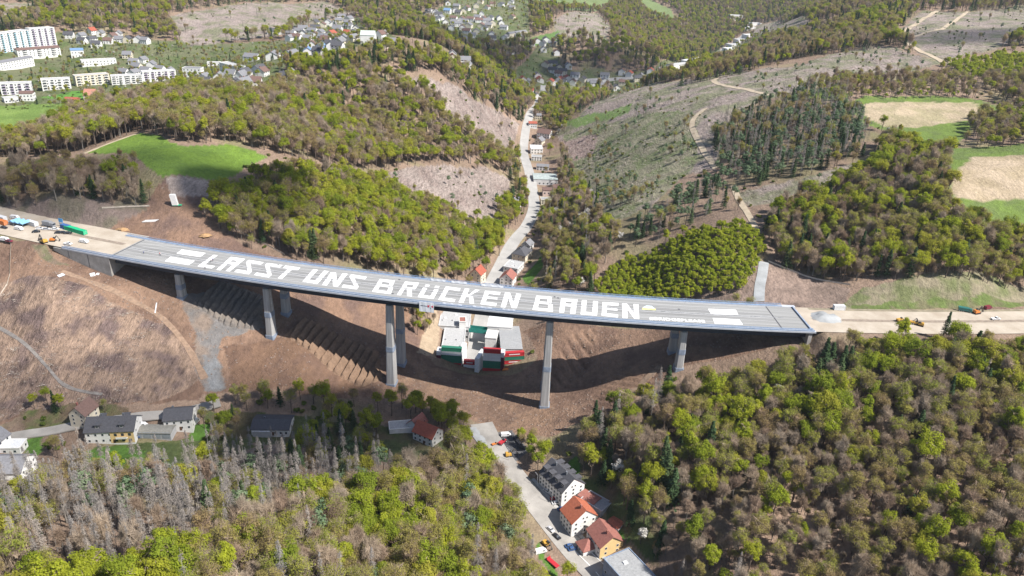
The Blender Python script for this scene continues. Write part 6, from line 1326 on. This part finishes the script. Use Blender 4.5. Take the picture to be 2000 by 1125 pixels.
EXPL = [(765,812,GRN,.95),(812,806,GRN,.9),(738,806,GRN,.7),(905,838,GRN,.7),(908,880,GRN,.95),(900,905,GRN,.8),(866,820,GRN,.6),(962,492,GRN,1.15),(948,484,GRN,1.0),(975,500,GRN,.95),(957,505,GRN,.9),(930,505,SPR,.9),
 (1205,938,BLO,1.0),(1262,900,BLO,.9),(1250,1062,BLO,.85),(1515,790,BLO,.95),(1095,462,BLO,1.1),(1112,455,BLO,.9),(1735,275,BLO,1.1),(300,800,BLO,.01),(670,855,BLO,.6),
 (1600,745,SPR,1.25),(1618,735,SPR,1.3),(1640,740,SPR,1.2),(1655,730,SPR,1.1),(1630,755,SPR,1.3),(1590,760,SPR,1.1),(1380,900,SPR,1.2),(1300,960,SPR,1.4),(1310,985,SPR,1.3),(1290,940,SPR,1.2),(1300,770,SPR,1.0),(1160,838,SPR,.9),(1840,665,SPR,.8),
 (1580,840,GRN,1.3),(1600,855,GRN,1.2),(1560,830,GRN,1.1),(1625,845,GRN,1.15),(1790,925,GRN,1.2),(1350,1075,GRN,1.1),(1060,905,GRN,.8),(1040,880,GRN,.7),(548,790,SPR,.7)]
EXPL = [q for q in EXPL if q[3] > .1]
_e = np.array([G(q[0], q[1]) for q in EXPL]); _ne = len(EXPL)
_far = np.ones(len(TX), bool)
for q in _e: _far &= (TX - q[0]) ** 2 + (TY - q[1]) ** 2 > 16
TX, TY, TZ, TK, TPL, TS, TPJ = TX[_far], TY[_far], TZ[_far], TK[_far], TPL[_far], TS[_far], TPJ[_far]
_near = [int(TPL[np.argmin((TX - q[0]) ** 2 + (TY - q[1]) ** 2)]) for q in _e]
TX = np.r_[TX, _e[:, 0]]; TY = np.r_[TY, _e[:, 1]]; TZ = np.r_[TZ, _e[:, 2]]; TK = np.r_[TK, np.array([q[2] for q in EXPL], dtype='U16')]; TPL = np.r_[TPL, _near]; TS = np.r_[TS, [q[3] for q in EXPL]]; TPJ = np.r_[TPJ, project(_e)]
TS = TS * np.r_[RNG.uniform(.74, 1.2, len(TX) - _ne), np.ones(_ne)]; TR = RNG.uniform(0, 6.283, len(TX)); TV = RNG.integers(0, 60, len(TX))
dist = np.sqrt(TX ** 2 + TY ** 2 + (TZ - CAM_Z) ** 2) / TS
vis = (TPJ[:, 0] > 5) & (TPJ[:, 0] < 1995) & (TPJ[:, 1] > 5) & (TPJ[:, 1] < 1150)
LOOK = {GRN: 'fresh yellow-green broadleaf tree', BUD: 'olive-brown budding broadleaf tree', BARE: 'bare grey-brown tree', DEAD: 'dead grey spruce', SPR: 'dark green spruce', PIN: 'blue-green pine', YNG: 'slim young yellow-green tree', BLO: 'white blossoming tree', SHR: 'low leafy shrub'}
CATN = {GRN: 'tree', BUD: 'tree', BARE: 'tree', DEAD: 'dead spruce', SPR: 'spruce', PIN: 'pine', YNG: 'young tree', BLO: 'blossom tree', SHR: 'shrub'}
PLN = {900: 'in the gardens of the far town', 901: 'standing alone on a felled slope', 902: 'in the far woods', 903: 'on rough ground'}
def one_tree(kind, i):
    pl = PLN[TPL[i]] if TPL[i] >= 900 else TP[TPL[i]][3]
    tr, cr = PROTO[kind][TV[i] % len(PROTO[kind])]
    e = empty(kind, (TX[i], TY[i], TZ[i]), TR[i], f'{LOOK[kind]} {pl}', CATN[kind], f'{LOOK[kind]}s {pl}'); s = TS[i]; e.scale = (s, s, s * (0.92 + .16 * ((TV[i] * 7) % 10) / 10))
    add('trunk', tr, e); add('crown', cr, e)
def forest(kind, idx):
    col = bpy.data.collections.new(kind + '_shapes')
    for j, (tr, cr) in enumerate(PROTO[kind]):   # trunk and crown in one mesh for scattering
        bm = bmesh.new(); bm.from_mesh(tr); nm = len(tr.materials); bm.from_mesh(cr)
        me = bpy.data.meshes.new(kind); nt = len(tr.polygons)
        bm.faces.ensure_lookup_table()
        for q in range(nt, len(bm.faces)): bm.faces[q].material_index += nm
        bm.to_mesh(me); bm.free()
        for m in list(tr.materials) + list(cr.materials): me.materials.append(m)
        col.objects.link(bpy.data.objects.new('%s_%02d' % (kind, j), me))
    n = len(idx); me = bpy.data.meshes.new(kind + '_points'); me.vertices.add(n)
    me.vertices.foreach_set('co', np.stack([TX[idx], TY[idx], TZ[idx]], 1).ravel().astype(np.float32))
    for nm, dt, arr in (('tree_turn', 'FLOAT', TR[idx]), ('tree_size', 'FLOAT', TS[idx]), ('tree_shape', 'INT', TV[idx] % len(PROTO[kind]))):
        a = me.attributes.new(nm, dt, 'POINT'); a.data.foreach_set('value', arr.astype(np.float32 if dt == 'FLOAT' else np.int32))
    ng = bpy.data.node_groups.new(kind + '_scatter', 'GeometryNodeTree'); ng.interface.new_socket('Geometry', in_out='INPUT', socket_type='NodeSocketGeometry'); ng.interface.new_socket('Geometry', in_out='OUTPUT', socket_type='NodeSocketGeometry')
    N = ng.nodes; Lk = ng.links; gi = N.new('NodeGroupInput'); go = N.new('NodeGroupOutput'); ip = N.new('GeometryNodeInstanceOnPoints'); ci = N.new('GeometryNodeCollectionInfo')
    ci.inputs['Collection'].default_value = col; ci.inputs['Separate Children'].default_value = True; ci.inputs['Reset Children'].default_value = True
    def na(nm, dt):
        q = N.new('GeometryNodeInputNamedAttribute'); q.data_type = dt; q.inputs['Name'].default_value = nm; return q.outputs['Attribute']
    cx = N.new('ShaderNodeCombineXYZ'); Lk.new(na('tree_turn', 'FLOAT'), cx.inputs['Z'])
    ip.inputs['Pick Instance'].default_value = True
    Lk.new(gi.outputs[0], ip.inputs['Points']); Lk.new(ci.outputs[0], ip.inputs['Instance']); Lk.new(na('tree_shape', 'INT'), ip.inputs['Instance Index'])
    Lk.new(cx.outputs[0], ip.inputs['Rotation']); Lk.new(na('tree_size', 'FLOAT'), ip.inputs['Scale']); Lk.new(ip.outputs[0], go.inputs[0])
    o = add(kind if kind in ('felling_debris', 'scattered_stones') else kind.replace('_tree', '').replace('_spruce', '') + '_wood', me); md = o.modifiers.new('scatter', 'NODES'); md.node_group = ng
    if kind in ('felling_debris', 'scattered_stones'): tag(o, LOOK[kind] + ' and cleared slopes', 'debris', kind='stuff')
    else: tag(o, f'distant mass of {LOOK[kind]}s covering the hills', 'wood', kind='stuff')
# felling debris and stones, uncountable
def brush(seed, m, n, spread, ln, w, up=.12):
    rng = np.random.default_rng(seed); A = rng.normal(size=(n, 3)) * np.array([spread, spread, .05]); A[:, 2] = np.abs(A[:, 2]) + .05; a = rng.uniform(0, 6.28, n); d = np.stack([np.cos(a), np.sin(a), np.abs(rng.normal(size=n)) * up], 1) * rng.uniform(.4, 1, (n, 1)) * ln
    return A, d, qmesh('debris', [(slivers(A, A + d, w, rng), m)])
def stone(seed):
    rng = np.random.default_rng(seed); bm = bmesh.new(); bmesh.ops.create_icosphere(bm, subdivisions=1, radius=.45)
    for v in bm.verts: v.co *= rng.uniform(.6, 1.2); v.co.z *= .7
    me = bpy.data.meshes.new('stone'); bm.to_mesh(me); bm.free(); me.materials.append(mat('stone_brown', (.26,.20,.165), .95, .3, 2)); return me
MB_PALE = leaf_mat('slash_pale', [(.36,.32,.28),(.46,.41,.36),(.30,.25,.21)], 0); MB_DARK = leaf_mat('slash_dark', [(.11,.08,.065),(.16,.12,.10),(.20,.15,.12)], 0)
_none = mesh('none', [(0, 0, -1), (.01, 0, -1), (0, .01, -1)], [(0, 1, 2)], MATS['stone_brown'] if 'stone_brown' in MATS else M_TYRE)
PROTO['felling_debris'] = [(_none, brush(300 + i, m_, n, sp, ln, w)[2]) for i, (m_, n, sp, ln, w) in enumerate([(MB_PALE, 12, 1.6, 3.4, .10), (MB_DARK, 12, 1.0, 1.8, .10), (MB_PALE, 10, .8, 1.8, .10), (MB_PALE, 16, 1.8, 1.6, .10)])]
PROTO['scattered_stones'] = [(_none, stone(320 + i)) for i in range(4)]
LOOK['felling_debris'] = 'branches and logs left over from felling'; LOOK['scattered_stones'] = 'loose brown stones on the earthworks'
def scatter(kind, polys, sp, ymax, smin, smax):
    out = []
    for poly in polys:
        P = np.array(poly); x0, y0 = P.min(0); x1, y1 = P.max(0); k = sp * max(1, (y0 + y1) / 2 / 700); n = int((x1 - x0) * (min(y1, ymax) - y0) / k ** 2)
        if n < 1 or y0 > ymax: continue
        X = RNG.uniform(x0, x1, n); Y = RNG.uniform(y0, min(y1, ymax), n); m = in_poly(X, Y, poly) & (fbm(X / 20, Y / 20, 3) > -.15); out.append(np.stack([X[m], Y[m]], 1))
    return np.concatenate(out), smin, smax
for kind, (XY, a, b) in (('felling_debris', scatter('d', CUTP[:10] + [CUTP[i] for i in range(len(CUTP)) if COVER[N_TOWN + i][2] >= .8 and i >= 10], 4.2, 1100, .6, 1.15)), ('scattered_stones', scatter('s', [GP(WORKS)], 2.6, 500, .35, 1.3))):
    ok = np.ones(len(XY), bool)
    for C, hw in ROADS: ok &= np.array([np.min((C[:, 0] - q[0]) ** 2 + (C[:, 1] - q[1]) ** 2) > (hw + .3) ** 2 for q in XY]) if kind == 'felling_debris' and False else True
    n = len(XY); Z = H(XY[:, 0], XY[:, 1]); TX = np.r_[TX, XY[:, 0]]; TY = np.r_[TY, XY[:, 1]]; TZ = np.r_[TZ, Z]; TK = np.r_[TK, np.full(n, kind, dtype='U16')]; TPL = np.r_[TPL, np.full(n, 901)]; TS = np.r_[TS, RNG.uniform(a, b, n) ** 1.5]; TR = np.r_[TR, RNG.uniform(0, 6.28, n)]; TV = np.r_[TV, RNG.integers(0, 60, n)]
    dist = np.r_[dist, np.full(n, 9e9)]; vis = np.r_[vis, np.zeros(n, bool)]
NTREES = {}
for kind in PROTO:
    I = np.nonzero(TK == kind)[0]; v = I[vis[I]]; v = v[np.argsort(dist[v])][:300]
    for i in v: one_tree(kind, i)
    rest = np.setdiff1d(I, v); NTREES[kind] = (len(v), len(rest))
    if len(rest): forest(kind, rest)
print('TREES', NTREES)

# ---------------------------------------------------------------- haze in the valley air
def haze():
    me = MB(); me.box(-2600, 3400, -60, 4100, -60, 420); o = me.build('haze', None)
    o.data.materials.clear(); m = bpy.data.materials.new('haze_air'); m.use_nodes = True; N = m.node_tree.nodes; N.remove(N['Principled BSDF'])
    v = N.new('ShaderNodeVolumePrincipled'); v.inputs['Color'].default_value = (.78,.87,1.0,1); v.inputs['Density'].default_value = 4.2e-5; v.inputs['Anisotropy'].default_value = 0.2
    m.node_tree.links.new(v.outputs[0], N['Material Output'].inputs['Volume']); o.data.materials.append(m)
    tag(o, 'thin pale blue haze filling the valley air', 'haze', kind='stuff')
haze()

# ---------------------------------------------------------------- fair-weather clouds above, whose shade lies on the land
def cloud(px, py, rx, ry, alt, seed, label, thick=1.0, dens=.5):
    g = G(px, py); c = Vector(tuple(map(float, g))) + to_sun * ((alt - g[2]) / to_sun.z); n, m = 20, 56; V = [(0, 0, 0)]; A = [1.0]; F = []
    for side in (1, -1):
        k0 = len(V)
        for i in range(1, n + 1):
            r = i / n
            for j in range(m):
                a = 2 * math.pi * j / m; e = 1 + .38 * float(fbm(np.array([math.cos(a) * 1.4 + seed]), np.array([math.sin(a) * 1.4 + seed * 2]), 3)[0])
                x = math.cos(a) * r * rx * e; y = math.sin(a) * r * ry * e; b = float(fbm(np.array([x / 40 + seed]), np.array([y / 40]), 3)[0])
                V.append((x, y, side * (1 - r * r) * (70 if side > 0 else 18) * (1 + .5 * b))); A.append(max(0, min(1, (1 - r) * 2.2 + .5 * b * (1 - r))))
        V.append((0, 0, 70 * side if side > 0 else -18)); A.append(1.0); t = len(V) - 1
        F += [(t, k0 + j, k0 + (j + 1) % m)[::side] for j in range(m)]
        F += [(k0 + (i - 1) * m + j, k0 + i * m + j, k0 + i * m + (j + 1) % m, k0 + (i - 1) * m + (j + 1) % m)[::side] for i in range(1, n) for j in range(m)]
    if 'cloud_white' not in MATS:
        mt = bpy.data.materials.new('cloud_white'); mt.use_nodes = True; N = mt.node_tree.nodes; Lk = mt.node_tree.links; N.remove(N['Principled BSDF'])
        at = N.new('ShaderNodeAttribute'); at.attribute_name = 'body'; d = N.new('ShaderNodeBsdfDiffuse'); d.inputs[0].default_value = (.9, .9, .9, 1); tr = N.new('ShaderNodeBsdfTransparent'); mx = N.new('ShaderNodeMixShader')
        ml = N.new('ShaderNodeMath'); ml.operation = 'MULTIPLY'; ml.inputs[1].default_value = dens; Lk.new(at.outputs['Fac'], ml.inputs[0]); Lk.new(ml.outputs[0], mx.inputs[0]); Lk.new(tr.outputs[0], mx.inputs[1]); Lk.new(d.outputs[0], mx.inputs[2]); Lk.new(mx.outputs[0], N['Material Output'].inputs['Surface']); MATS['cloud_white'] = mt
    me = mesh('cloud', V, F, MATS['cloud_white'], None, True); a = me.attributes.new('body', 'FLOAT', 'POINT'); a.data.foreach_set('value', np.array(A, np.float32) * thick)
    tag(add('cloud', me, None, c, 0.1 * seed), label, 'cloud', kind='structure')
cloud(300, 838, 150, 48, 900, 1, 'small cloud shading the houses along the lane', .55)
cloud(690, 880, 85, 40, 900, 6, 'small cloud shading the right end of the dying spruce stand', .7)
cloud(150, 350, 140, 60, 950, 2, 'small cloud shading the dark wood left of the bright field', .8)
cloud(480, 400, 40, 50, 950, 7, 'small cloud shading the edge of the wood beside the bright field')
cloud(980, 112, 170, 210, 1100, 3, 'cloud shading the far middle village')
cloud(1920, 70, 160, 70, 1100, 4, 'cloud shading the far right felled hilltop')
cloud(1200, 130, 150, 90, 1100, 5, 'cloud shading the hill beyond the fork of the valley')
